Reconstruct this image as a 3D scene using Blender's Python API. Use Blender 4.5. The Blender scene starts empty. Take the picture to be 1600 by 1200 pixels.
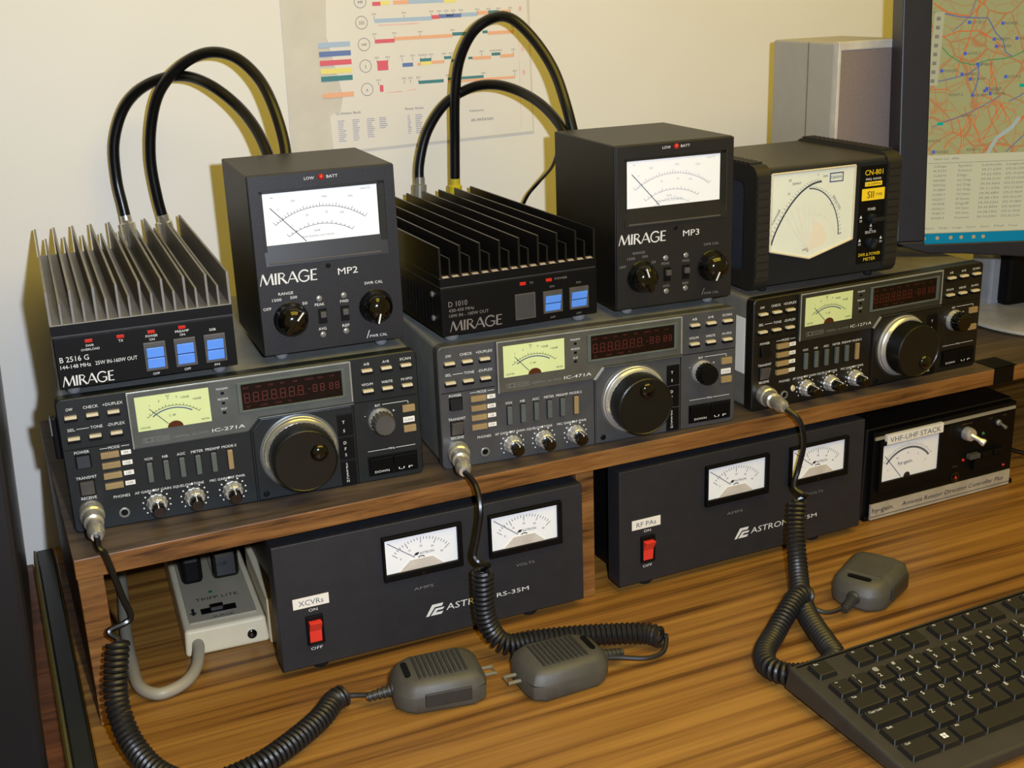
import bpy, bmesh, math, random
from mathutils import Vector, Matrix, Euler
random.seed(7)
R = math.radians
scene = bpy.context.scene
col = scene.collection

# ------------------------------------------------------------------ camera
CAM = Vector((0.02378, -0.93492, 0.55102))
YAW, PIT, ROL, FPX = 0.35456, 0.32287, -0.03722, 1892.4
fw = Vector((math.sin(YAW)*math.cos(PIT), math.cos(YAW)*math.cos(PIT), -math.sin(PIT)))
rt = Vector((math.cos(YAW), -math.sin(YAW), 0))
up = rt.cross(fw)
rt2 = math.cos(ROL)*rt + math.sin(ROL)*up
up2 = -math.sin(ROL)*rt + math.cos(ROL)*up
cd = bpy.data.cameras.new('camera')
cd.sensor_fit = 'HORIZONTAL'; cd.sensor_width = 36; cd.lens = FPX/1600*36
cd.clip_start = 0.01
cam = bpy.data.objects.new('camera', cd); col.objects.link(cam)
cam.matrix_world = Matrix((( rt2.x, up2.x, -fw.x, CAM.x), (rt2.y, up2.y, -fw.y, CAM.y), (rt2.z, up2.z, -fw.z, CAM.z), (0, 0, 0, 1)))
scene.camera = cam

# ------------------------------------------------------------------ world, lights, exposure
w = bpy.data.worlds.new('world'); scene.world = w; w.use_nodes = True
bg = w.node_tree.nodes['Background']
bg.inputs[0].default_value = (1.0, 0.72, 0.16, 1); bg.inputs[1].default_value = 0.25
fd = bpy.data.lights.new('camera_flash', 'SPOT')
fd.energy = 47; fd.color = (0.73, 0.82, 1.0); fd.shadow_soft_size = 0.009
fd.spot_size = R(160); fd.spot_blend = 1.0
fl = bpy.data.objects.new('camera_flash', fd); col.objects.link(fl)
fpos = CAM + rt2*0.062 + up2*0.034 + fw*0.01
fdir = (fw*1.0 + rt2*0.02 + up2*0.10).normalized()
fl.location = fpos; fl.rotation_euler = fdir.to_track_quat('-Z', 'Y').to_euler()
cl = bpy.data.lights.new('ceiling_light', 'AREA'); cl.shape = 'RECTANGLE'; cl.size = 1.8; cl.size_y = 1.2
cl.energy = 27; cl.color = (1.0, 0.72, 0.10)
co = bpy.data.objects.new('ceiling_light', cl); col.objects.link(co); co.location = (0.9, -0.85, 1.75)
scene.view_settings.view_transform = 'Standard'
scene.view_settings.look = 'None'
scene.view_settings.exposure = 0.0
scene.view_settings.gamma = 1.0
scene.view_settings.use_curve_mapping = False

# ------------------------------------------------------------------ materials
def lin(c):
    return tuple((v/12.92 if v <= 0.04045 else ((v+0.055)/1.055)**2.4) for v in [x/255 for x in c])
MATS = {}
def DK(c): return 0.45 if max(c) < 60 else 0.55 if max(c) < 150 else 0.55+0.45*min(1, (max(c)-150)/60)
def mat(name, c, rough=0.5, metal=0.0, noise=0.12, scale=60, bump=0.0, spec=0.5, coat=0.0, bscale=None, space='Object'):
    if name in MATS: return MATS[name]
    m = bpy.data.materials.new(name); m.use_nodes = True
    nt = m.node_tree; b = nt.nodes['Principled BSDF']
    L = tuple(v*DK(c) for v in lin(c))
    tc = nt.nodes.new('ShaderNodeTexCoord')
    n = nt.nodes.new('ShaderNodeTexNoise'); n.inputs['Scale'].default_value = scale; n.inputs['Detail'].default_value = 4
    nt.links.new(tc.outputs[space], n.inputs['Vector'])
    cr = nt.nodes.new('ShaderNodeValToRGB')
    cr.color_ramp.elements[0].position = 0.3; cr.color_ramp.elements[1].position = 0.7
    cr.color_ramp.elements[0].color = tuple(v*(1-noise) for v in L)+(1,)
    cr.color_ramp.elements[1].color = tuple(min(1, v*(1+noise)) for v in L)+(1,)
    nt.links.new(n.outputs['Fac'], cr.inputs['Fac']); nt.links.new(cr.outputs['Color'], b.inputs['Base Color'])
    b.inputs['Roughness'].default_value = rough; b.inputs['Metallic'].default_value = metal
    b.inputs['Specular IOR Level'].default_value = spec; b.inputs['Coat Weight'].default_value = coat
    if bump:
        n2 = nt.nodes.new('ShaderNodeTexNoise'); n2.inputs['Scale'].default_value = bscale or 900
        nt.links.new(tc.outputs[space], n2.inputs['Vector'])
        bp = nt.nodes.new('ShaderNodeBump'); bp.inputs['Strength'].default_value = bump; bp.inputs['Distance'].default_value = 0.0004
        nt.links.new(n2.outputs['Fac'], bp.inputs['Height']); nt.links.new(bp.outputs['Normal'], b.inputs['Normal'])
    MATS[name] = m
    return m
def wood(name, c1, c2, c3, rough, along, rot=0.0, ring=16, spec=0.4):
    m = bpy.data.materials.new(name); m.use_nodes = True
    nt = m.node_tree; b = nt.nodes['Principled BSDF']
    tc = nt.nodes.new('ShaderNodeTexCoord'); mp = nt.nodes.new('ShaderNodeMapping')
    mp.inputs['Rotation'].default_value = (0, 0, rot)
    mp.inputs['Scale'].default_value = along
    nt.links.new(tc.outputs['Object'], mp.inputs['Vector'])
    n0 = nt.nodes.new('ShaderNodeTexNoise'); n0.inputs['Scale'].default_value = 2.2; n0.inputs['Detail'].default_value = 3
    nt.links.new(mp.outputs[0], n0.inputs['Vector'])
    n1 = nt.nodes.new('ShaderNodeTexNoise'); n1.inputs['Scale'].default_value = ring; n1.inputs['Detail'].default_value = 6; n1.inputs['Roughness'].default_value = 0.62; n1.inputs['Distortion'].default_value = 0.35
    nt.links.new(mp.outputs[0], n1.inputs['Vector'])
    mx = nt.nodes.new('ShaderNodeMath'); mx.operation = 'MULTIPLY_ADD'; mx.inputs[1].default_value = 0.45
    nt.links.new(n0.outputs['Fac'], mx.inputs[0])
    m2 = nt.nodes.new('ShaderNodeMath'); m2.operation = 'MULTIPLY'; m2.inputs[1].default_value = 0.55
    nt.links.new(n1.outputs['Fac'], m2.inputs[0]); nt.links.new(m2.outputs[0], mx.inputs[2])
    cr = nt.nodes.new('ShaderNodeValToRGB'); e = cr.color_ramp.elements
    e[0].position = 0.36; e[0].color = tuple(.62*v for v in lin(c1))+(1,)
    e[1].position = 0.62; e[1].color = tuple(.62*v for v in lin(c3))+(1,)
    k = e.new(0.48); k.color = tuple(.62*v for v in lin(c2))+(1,)
    nt.links.new(mx.outputs[0], cr.inputs['Fac']); nt.links.new(cr.outputs[0], b.inputs['Base Color'])
    b.inputs['Roughness'].default_value = rough; b.inputs['Specular IOR Level'].default_value = spec
    bp = nt.nodes.new('ShaderNodeBump'); bp.inputs['Strength'].default_value = 0.12; bp.inputs['Distance'].default_value = 0.0005
    nt.links.new(n1.outputs['Fac'], bp.inputs['Height']); nt.links.new(bp.outputs[0], b.inputs['Normal'])
    return m
def glassmat(name, fac=0.06, tint=(1, 1, 1)):
    m = bpy.data.materials.new(name); m.use_nodes = True; nt = m.node_tree
    nt.nodes.remove(nt.nodes['Principled BSDF']); out = nt.nodes['Material Output']
    t = nt.nodes.new('ShaderNodeBsdfTransparent'); t.inputs[0].default_value = tint+(1,)
    g = nt.nodes.new('ShaderNodeBsdfGlossy'); g.inputs['Roughness'].default_value = 0.03
    mx = nt.nodes.new('ShaderNodeMixShader')
    mx.inputs[0].default_value = fac
    nt.links.new(t.outputs[0], mx.inputs[1]); nt.links.new(g.outputs[0], mx.inputs[2]); nt.links.new(mx.outputs[0], out.inputs[0])
    return m
def emis(name, c, s):
    m = bpy.data.materials.new(name); m.use_nodes = True; b = m.node_tree.nodes['Principled BSDF']
    L = lin(c); b.inputs['Base Color'].default_value = (L[0]*.3, L[1]*.3, L[2]*.3, 1); b.inputs['Roughness'].default_value = 0.4
    b.inputs['Specular IOR Level'].default_value = 0.1
    b.inputs['Emission Color'].default_value = L+(1,); b.inputs['Emission Strength'].default_value = s
    return m

M_wall = mat('cream_painted_wall', (228, 225, 217), 0.6, noise=0.02, scale=6, bump=0.25, bscale=260)
M_desk = wood('oak_laminate', (92, 58, 24), (158, 110, 50), (190, 140, 66), 0.42, (1.1, 46, 8), 0.06, 2.6)
M_sdesk = wood('walnut_laminate', (70, 38, 22), (110, 64, 36), (140, 86, 50), 0.4, (1.6, 40, 8), 0.06, 4)
M_shelf = wood('stained_plywood', (74, 47, 22), (142, 95, 48), (174, 122, 66), 0.45, (3, 14, 40), 0.06, 5)
M_shelftop = wood('shaded_shelf_top', (64, 54, 46), (92, 78, 66), (112, 96, 80), 0.5, (3, 24, 8), 0.06, 5)  # greyed wood tone paints the shade lying on the shelf top
M_black = mat('satin_black_paint', (15, 14, 14), 0.44, bump=0.3, bscale=1800)
M_blackgloss = mat('glossy_black_plastic', (12, 12, 13), 0.12, coat=0.4)
M_blackmatte = mat('matte_black_plastic', (14, 14, 15), 0.5, spec=0.18)
M_anod = mat('black_anodised_aluminium', (18, 17, 16), 0.36, 0.0, spec=0.6)
M_anod2 = mat('grey_anodised_aluminium', (152, 149, 144), 0.42, 0.0, spec=0.5)
M_ppanel = mat('charcoal_panel', (31, 30, 36), 0.5, bump=0.3, bscale=1500)
M_psu3 = mat('black_brown_panel', (36, 34, 34), 0.5, bump=0.3, bscale=1500)
M_psu = mat('charcoal_powder_coat', (50, 51, 57), 0.55, bump=0.5, bscale=1600)
M_face1 = mat('dark_slate_face', (30, 38, 42), 0.42, bump=0.2, bscale=1500)
M_face2 = mat('reflecting_slate_face', (84, 85, 87), 0.42, bump=0.2, bscale=1500)  # lighter than the other faces: reflection painted into the colour
M_face3 = mat('black_brown_face', (26, 25, 23), 0.40, bump=0.2, bscale=1500)
M_bez1 = mat('grey_bezel', (118, 123, 122), 0.35, 0.3)
M_bez2 = mat('warm_grey_bezel', (116, 116, 108), 0.35, 0.3)
M_bez3 = mat('dark_grey_bezel', (76, 76, 66), 0.35, 0.3)
M_case = mat('radio_case_grey', (150, 153, 150), 0.38, bump=0.3, bscale=1200)
M_cased = mat('dark_radio_case', (142, 138, 126), 0.38, bump=0.3, bscale=1200)
M_lime = mat('lime_meter_card', (205, 216, 152), 0.5, noise=0.02)
M_white = mat('white_meter_card', (236, 238, 240), 0.5, noise=0.01)
M_cream = mat('cream_meter_card', (216, 220, 204), 0.5, noise=0.02)
M_print = mat('white_print', (214, 214, 210), 0.6, noise=0.02)
M_printg = mat('grey_print', (150, 148, 144), 0.6, noise=0.02)
M_ink = mat('black_ink', (36, 36, 42), 0.6, noise=0.02)
M_inkblue = mat('blue_ink', (70, 90, 150), 0.6, noise=0.02)
M_inkgrey = mat('grey_ink', (120, 128, 140), 0.6, noise=0.02)
M_silver = mat('brushed_silver', (216, 214, 204), 0.26, 0.8, noise=0.08)
M_chrome = mat('chrome', (232, 232, 230), 0.26, 0.75, noise=0.03)
M_ring = mat('satin_alloy_ring', (165, 165, 160), 0.35, 0.5)
M_beige = mat('beige_button', (168, 142, 96), 0.5)
M_tip = mat('pale_button_cap', (204, 192, 160), 0.4)  # pale as the flash glint on the buttons; the ring tab shares it
M_slider = mat('grey_lever', (104, 112, 108), 0.5)
M_blue = mat('blue_rocker_plastic', (92, 148, 236), 0.35, noise=0.05)
M_greybtn = mat('grey_button_plastic', (92, 88, 84), 0.5)
M_red = mat('red_rocker_plastic', (224, 58, 44), 0.35, noise=0.05)
M_led = mat('red_led_lens', (196, 40, 30), 0.25)
M_redink = mat('dark_red_segment', (112, 22, 18), 0.6)
M_disp = mat('unlit_display', (30, 8, 8), 0.5, spec=0.1)
M_cable = mat('black_cable_jacket', (22, 22, 24), 0.3, bump=0.1, bscale=300)
M_cord = mat('charcoal_cord', (40, 40, 42), 0.42)
M_mic = mat('grey_mic_shell', (92, 90, 82), 0.5, bump=0.3, bscale=1500)
M_micd = mat('dark_grey_mic_trim', (60, 59, 55), 0.5)
M_foot = mat('grey_rubber_foot', (150, 150, 152), 0.6)
M_footd = mat('black_rubber_foot', (18, 18, 18), 0.7)
M_label = mat('white_label_tape', (226, 222, 210), 0.5, noise=0.03)
M_creamp = mat('cream_plastic', (206, 196, 166), 0.4, noise=0.03)
M_greypl = mat('grey_putty_panel', (170, 162, 140), 0.45, noise=0.03)
M_gcable = mat('grey_beige_cable', (170, 164, 146), 0.45, noise=0.03)
M_ledg = mat('green_lens', (40, 120, 70), 0.3)
M_spk = mat('pale_grey_plastic', (182, 178, 170), 0.4, noise=0.03)
M_cloth = mat('mauve_grey_cloth', (160, 144, 140), 0.85, noise=0.12, scale=900, bump=0.6, bscale=2500)
M_mon = mat('dark_navy_bezel', (36, 38, 54), 0.4)
M_kb = mat('black_keyboard_body', (62, 59, 54), 0.5)
M_key = mat('black_key_plastic', (40, 38, 35), 0.45)
M_tower = mat('dark_metal_casing', (62, 54, 44), 0.32, 0.2, noise=0.2, scale=4)
M_towerf = mat('black_front_plastic', (20, 20, 26), 0.5)
M_edge = mat('dark_metal_edging', (52, 54, 46), 0.35, 0.3)
M_rubber = mat('ribbed_rubber', (44, 40, 34), 0.6)
M_cn = mat('blue_black_face', (30, 38, 50), 0.35)
M_cnside = mat('blue_grey_side', (60, 66, 78), 0.4)
M_cntop = mat('brown_grey_cover', (74, 70, 62), 0.45, bump=0.3, bscale=1500)
M_yellow = mat('yellow_print', (232, 196, 30), 0.6, noise=0.02)
M_orange = mat('orange_tint_print', (222, 212, 190), 0.6, noise=0.02)
M_sheet = mat('poster_paper', (228, 224, 216), 0.6, noise=0.015, scale=20)
M_film = mat('grey_lamination_film', (212, 207, 196), 0.3, noise=0.05, scale=30)
M_glass = glassmat('clear_meter_glass', 0.012)

# ------------------------------------------------------------------ mesh builder (millimetres)
TXT = {}
def glyphs(s):
    if s in TXT: return TXT[s]
    cu = bpy.data.curves.new('t', 'FONT'); cu.body = s; cu.size = 1.0; cu.resolution_u = 2
    o = bpy.data.objects.new('t', cu); col.objects.link(o)
    dg = bpy.context.evaluated_depsgraph_get()
    me = bpy.data.meshes.new_from_object(o.evaluated_get(dg))
    vs = [(v.co.x, v.co.y) for v in me.vertices]; fs = [tuple(p.vertices) for p in me.polygons]
    bpy.data.objects.remove(o); bpy.data.curves.remove(cu); bpy.data.meshes.remove(me)
    if vs:
        x0 = min(v[0] for v in vs); x1 = max(v[0] for v in vs)
    else: x0 = x1 = 0
    TXT[s] = ([(v[0]-x0, v[1]) for v in vs], fs, x1-x0)
    return TXT[s]

class B:
    def __init__(s, T=None): s.v = []; s.f = []; s.T = T
    def V(s, p):
        s.v.append(tuple(p)); return len(s.v)-1
    def quadbox(s, P):   # 8 points: bottom ring 0-3, top ring 4-7
        a = [s.V(p) for p in P]
        for q in ((0,3,2,1),(4,5,6,7),(0,1,5,4),(1,2,6,5),(2,3,7,6),(3,0,4,7)): s.f.append(tuple(a[i] for i in q))
        return s
    def box(s, x0, x1, y0, y1, z0, z1):
        if x0 > x1: x0, x1 = x1, x0
        if y0 > y1: y0, y1 = y1, y0
        if z0 > z1: z0, z1 = z1, z0
        s.quadbox([(x0,y0,z0),(x1,y0,z0),(x1,y1,z0),(x0,y1,z0),(x0,y0,z1),(x1,y0,z1),(x1,y1,z1),(x0,y1,z1)])
        return s
    def prism(s, poly, y0, y1, inset=0.0):
        """polygon in xz extruded from y0 (back) to y1 (front, smaller y); the front ring is shrunk by inset"""
        n = len(poly)
        cx = sum(p[0] for p in poly)/n; cz = sum(p[1] for p in poly)/n
        def sh(p):
            if not inset: return p
            dx, dz = p[0]-cx, p[1]-cz
            return (p[0]-math.copysign(min(inset, abs(dx)), dx), p[1]-math.copysign(min(inset, abs(dz)), dz))
        A = [s.V((p[0], y0, p[1])) for p in poly]; C = [s.V((sh(p)[0], y1, sh(p)[1])) for p in poly]
        s.f.append(tuple(A)); s.f.append(tuple(reversed(C)))
        for i in range(n):
            j = (i+1) % n; s.f.append((A[j], A[i], C[i], C[j]))
        return s
    def slab(s, poly, z0, z1, inset=0.0):
        n = len(poly); cx = sum(p[0] for p in poly)/n; cy = sum(p[1] for p in poly)/n
        A = [s.V((p[0], p[1], z0)) for p in poly]
        C = [s.V((p[0]+(cx-p[0])*inset, p[1]+(cy-p[1])*inset, z1)) for p in poly]
        s.f.append(tuple(reversed(A))); s.f.append(tuple(C))
        for i in range(n):
            j = (i+1) % n; s.f.append((A[i], A[j], C[j], C[i]))
        return s
    def frame(s, o, h, y0, y1):
        """ring: outer (x0,x1,z0,z1), hole (x0,x1,z0,z1), from y0 back to y1 front"""
        def ring(r, y): return [s.V((r[0], y, r[2])), s.V((r[1], y, r[2])), s.V((r[1], y, r[3])), s.V((r[0], y, r[3]))]
        a, b, c, d = ring(o, y1), ring(h, y1), ring(o, y0), ring(h, y0)
        for i in range(4):
            j = (i+1) % 4
            s.f += [(a[i], a[j], b[j], b[i]), (c[j], c[i], d[i], d[j]), (a[j], a[i], c[i], c[j]), (b[i], b[j], d[j], d[i])]
        return s
    def lathe(s, o, ax, prof, n=24, flute=0, famp=0.0, cap=True):
        o = Vector(o); a = Vector(ax).normalized()
        h = Vector((0, 0, 1)) if abs(a.z) < 0.9 else Vector((1, 0, 0))
        u = a.cross(h).normalized(); v = a.cross(u)
        rings = []
        for k, (t, r) in enumerate(prof):
            ring = []
            for i in range(n):
                th = 2*math.pi*i/n
                rr = r*(1+famp*math.cos(flute*th)) if flute else r
                ring.append(s.V(o + a*t + (u*math.cos(th)+v*math.sin(th))*rr))
            rings.append(ring)
        for A, C in zip(rings, rings[1:]):
            for i in range(n):
                j = (i+1) % n; s.f.append((A[i], A[j], C[j], C[i]))
        if cap:
            s.f.append(tuple(reversed(rings[0]))); s.f.append(tuple(rings[-1]))
        return s
    def knob(s, x, z, prof, n=24, flute=0, famp=0.0, y=0):
        return s.lathe((x, y, z), (0, -1, 0), prof, n, flute, famp)
    def dome(s, x, z, r, y=0, h=None, n=16):
        h = h or r
        return s.lathe((x, y, z), (0, -1, 0), [(h*math.sin(i*math.pi/12), r*math.cos(i*math.pi/12)+1e-3) for i in range(7)], n)
    def tube(s, pts, r, n=8, cap=True, rs=None):
        pts = [Vector(p) for p in pts]
        t = (pts[1]-pts[0]).normalized()
        h = Vector((0, 0, 1)) if abs(t.z) < 0.9 else Vector((1, 0, 0))
        u = t.cross(h).normalized(); rings = []
        for i, p in enumerate(pts):
            if i == 0: t = pts[1]-pts[0]
            elif i == len(pts)-1: t = pts[-1]-pts[-2]
            else: t = pts[i+1]-pts[i-1]
            t.normalize(); u = (u - t*u.dot(t)).normalized(); v = t.cross(u)
            rr = rs[i] if rs else r
            rings.append([s.V(p+(u*math.cos(2*math.pi*k/n)+v*math.sin(2*math.pi*k/n))*rr) for k in range(n)])
        for A, C in zip(rings, rings[1:]):
            for i in range(n):
                j = (i+1) % n; s.f.append((A[i], A[j], C[j], C[i]))
        if cap: s.f.append(tuple(reversed(rings[0]))); s.f.append(tuple(rings[-1]))
        return s
    def stroke(s, pts, wd, y=-0.15):
        """flat printed line in the xz plane"""
        n = len(pts); L = []
        for i in range(n):
            a = pts[max(0, i-1)]; b = pts[min(n-1, i+1)]
            dx, dz = b[0]-a[0], b[1]-a[1]; l = math.hypot(dx, dz) or 1
            nx, nz = -dz/l*wd/2, dx/l*wd/2; p = pts[i]
            L.append((s.V((p[0]+nx, y, p[1]+nz)), s.V((p[0]-nx, y, p[1]-nz))))
        for A, C in zip(L, L[1:]): s.f.append((A[0], A[1], C[1], C[0]))
        return s
    def rect(s, x0, x1, z0, z1, y=-0.15):
        a = [s.V(p) for p in ((x0,y,z0),(x1,y,z0),(x1,y,z1),(x0,y,z1))]; s.f.append(tuple(a)); return s
    def poly(s, pts, y=-0.15):
        s.f.append(tuple(s.V((p[0], y, p[1])) for p in pts)); return s
    def disc(s, x, z, r, y=-0.15, n=14):
        return s.poly([(x+r*math.cos(2*math.pi*i/n), z+r*math.sin(2*math.pi*i/n)) for i in range(n)], y)
    def text(s, t, x, z, h, w=None, al='l', y=-0.2, rot=0, flat=False, slant=0):
        vs, fs, W = glyphs(t)
        if not vs: return s
        k = h/0.70; kx = (w/W) if w else k
        off = {'l': 0, 'c': -W*kx/2, 'r': -W*kx}[al]; b = len(s.v)
        c, sn = math.cos(rot), math.sin(rot)
        for vx, vy in vs:
            a, d = vx*kx+off+slant*vy*k, vy*k
            X, Z = x+a*c-d*sn, z+a*sn+d*c
            s.v.append((X, Z, y) if flat else (X, y, Z))
        s.f += [tuple(i+b for i in f) for f in fs]
        return s
    def build(s, name, m, parent=None, label=None, smooth=False, bevel=0, world=False, seg=2):
        T = s.T or Matrix.Identity(4)
        vs = [T @ Vector(v)*0.001 if not s.T else (T @ Vector(v))*0.001 for v in s.v]
        if world and parent is not None:
            Mi = (Matrix.Translation(parent.location) @ parent.rotation_euler.to_matrix().to_4x4()).inverted()
            vs = [Mi @ v for v in vs]
        me = bpy.data.meshes.new(name); me.from_pydata([tuple(v) for v in vs], [], s.f); me.validate()
        me.materials.append(m)
        if smooth:
            for p in me.polygons: p.use_smooth = True
            try: me.set_sharp_from_angle(angle=R(40))
            except Exception: pass
        o = bpy.data.objects.new(name, me); col.objects.link(o)
        if any(q in name for q in ('lettering', 'scale', 'segments', 'groove', 'legends', 'ribs', 'print', 'tint', 'roads', 'route', 'icons', 'bars')): o['kind'] = 'stuff'
        if parent is not None: o.parent = parent
        if label: o['label'] = label
        if bevel:
            b = o.modifiers.new('bevel', 'BEVEL'); b.width = bevel*0.001; b.segments = seg; b.limit_method = 'ANGLE'; b.angle_limit = R(40)
            b.harden_normals = False
        return o
def thing(name, label, cat, loc, rz=0, group=None):
    o = bpy.data.objects.new(name, None); col.objects.link(o)
    o.location = loc; o.rotation_euler = (0, 0, rz); o['label'] = label; o['category'] = cat
    o.empty_display_size = 0.02
    if group: o['group'] = group
    return o
def tag(o, label, cat, group=None):
    o['label'] = label; o['category'] = cat
    if group: o['group'] = group
    return o
def smooth_path(P, n=12):
    P = [Vector(p) for p in P]; out = []
    for i in range(len(P)-1):
        p0, p1, p2, p3 = P[max(0, i-1)], P[i], P[i+1], P[min(len(P)-1, i+2)]
        for k in range(n):
            t = k/n
            out.append(0.5*((2*p1)+(p2-p0)*t+(2*p0-5*p1+4*p2-p3)*t*t+(3*p1-p0-3*p2+p3)*t**3))
    out.append(P[-1]); return out
def rrect(x0, x1, z0, z1, r, n=4):
    P = []
    for cx, cz, a in ((x1-r, z0+r, -90), (x1-r, z1-r, 0), (x0+r, z1-r, 90), (x0+r, z0+r, 180)):
        for i in range(n+1):
            t = R(a+90*i/n); P.append((cx+r*math.cos(t), cz+r*math.sin(t)))
    return P
def arc(cx, cz, r, a0, a1, n=20, rz=None):
    rz = rz or r
    return [(cx+r*math.cos(R(a0+(a1-a0)*i/n)), cz+rz*math.sin(R(a0+(a1-a0)*i/n))) for i in range(n+1)]

def mirage(b, x, z, h, w, y=-0.2):
    """thick-and-thin humanist capitals"""
    G = [('M', 1.2, [([(0, 0), (.22, 1)], .07), ([(.22, 1), (.56, .05)], .16), ([(.56, .05), (.95, 1)], .07), ([(.95, 1), (1.07, 0)], .16)]),
         ('I', .28, [([(.1, 0), (.1, 1)], .16)]),
         ('R', .82, [([(.1, 0), (.1, 1)], .16), ([(.1, .96), (.42, .94), (.58, .76), (.42, .53), (.12, .5)], .09), ([(.32, .52), (.74, 0)], .16)]),
         ('A', .92, [([(0, 0), (.42, 1)], .07), ([(.42, 1), (.86, 0)], .16), ([(.16, .34), (.68, .34)], .07)]),
         ('G', 1.02, [(arc(.5, .5, .46, 42, 190, 14, .5), .12), (arc(.5, .5, .46, 190, 318, 12, .5), .11), ([(.52, .46), (.94, .46)], .07), ([(.86, .46), (.86, .1)], .14)]),
         ('E', .62, [([(.1, 0), (.1, 1)], .16), ([(.1, .96), (.56, .96)], .08), ([(.1, .52), (.5, .52)], .08), ([(.1, .04), (.58, .04)], .08)])]
    tot = sum(g[1] for g in G); kx = w/tot; px = x
    for _, adv, st in G:
        for pts, wd in st:
            b.stroke([(px+p[0]*kx+0.12*p[1]*h*0.4, z+p[1]*h) for p in pts], wd*kx, y)
        px += adv*kx
def scale_arc(b, cx, cz, r, a0, a1, nt, tick, w=0.45, y=-0.15, rz=None):
    b.stroke(arc(cx, cz, r, a0, a1, 24, rz), w, y)
    for i in range(nt+1):
        a = R(a0+(a1-a0)*i/nt); t = tick*(1.6 if i % 5 == 0 else 1); q = (rz or r)/r
        b.stroke([(cx+r*math.cos(a), cz+r*q*math.sin(a)), (cx+(r+t)*math.cos(a), cz+(r+t)*q*math.sin(a))], w, y)

# ------------------------------------------------------------------ setting
SY = 0.055
def struct(name, b, m, **k):
    o = b.build(name, m, **k); o['kind'] = 'structure'; return o
TW = Matrix.Translation((0, 333, 0)) @ Matrix.Rotation(SY, 4, 'Z')      # wall frame
struct('wall_back', B(TW).box(-1600, 2600, 0, 60, -760, 1700), M_wall)
struct('floor', B().box(-1700, 2700, -1800, 480, -790, -760), mat('grey_carpet_floor', (96, 90, 82), 0.9, bump=0.8, bscale=800))
struct('trim_1', B(TW).box(1058, 1120, -12, -1, 20, 1700), M_spk)

# desks
dk = thing('desk', 'light oak laminate desk top under the radio shelf and keyboard', 'desk', (0.6, -0.1, -0.75), SY)
TD = Matrix.Translation((0, 0, 0)) @ Matrix.Rotation(SY, 4, 'Z')
dtop = B(TD).box(-14, 1900, -560, 326, -28, 0).build('desktop', M_desk, dk, world=True, bevel=1.5)
B(TD).box(-31, -15, -560, 326, -30, -.3).build('edge_trim', M_edge, dk, 'dark grey metal edging strip', world=True, bevel=1.5)
B(TD).box(-33.5, -31.4, -560, 326, -30, -.1).build('edge_bead', mat('olive_bead', (112, 104, 62), 0.5), dk, 'thin olive bead along the edging', world=True)
for x, y in ((20, -520), (1840, -520), (20, 290), (1840, 290)):
    B(TD).box(x, x+40, y, y+30, -750, -28).build('leg', M_edge, dk, world=True)
sd = thing('side_desk', 'dark walnut laminate side desk left of the black edging', 'desk', (-0.5, 0, -0.77), SY)
B(TD).box(-900, -36, -560, 322, -40, -12).build('desktop', M_sdesk, sd, world=True, bevel=1.5)
for x, y in ((-880, -520), (-90, -520), (-880, 280), (-90, 280)):
    B(TD).box(x, x+40, y, y+30, -760, -40).build('leg', M_edge, sd, world=True)

# shelf
HZ = 149.6
SH = thing('wooden_shelf', 'stained plywood riser shelf carrying the three radios', 'shelf', (0.5, 0.1, 0.0), 0.06)
TS = Matrix.Translation((0, -48.3, 0)) @ Matrix.Rotation(0.0607, 4, 'Z')
B(TS).box(-3.5, 1420, 0.4, 345, HZ-17.4, HZ-0.6).build('shelf_board', M_shelf, SH, world=True, bevel=0.8)
B(TS).box(-3.4, 1420, 0.8, 345, HZ-0.6, HZ).build('shelf_top_shade', M_shelftop, SH, 'greyish top face, shade painted in', world=True)  # thin sheet over the board, its shade painted into the colour
for x, y0, wd in ((-2.5, 7, 19), (425.5, 12, 18), (1380, 8, 19)):
    B(TS).box(x, x+wd, y0, 340, 0, HZ-17.4).build('side_panel', M_shelf, SH, world=True, bevel=0.8)
bt = B(TS); bt.box(908, 934, -1.0, 0.3, HZ-17.2, HZ+0.6); bt.box(908, 938, -1.0, 30, HZ+0.1, HZ+0.6)
bt.build('tape_patch', M_blackmatte, SH, 'black tape folded over the front edge', world=True)

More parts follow.
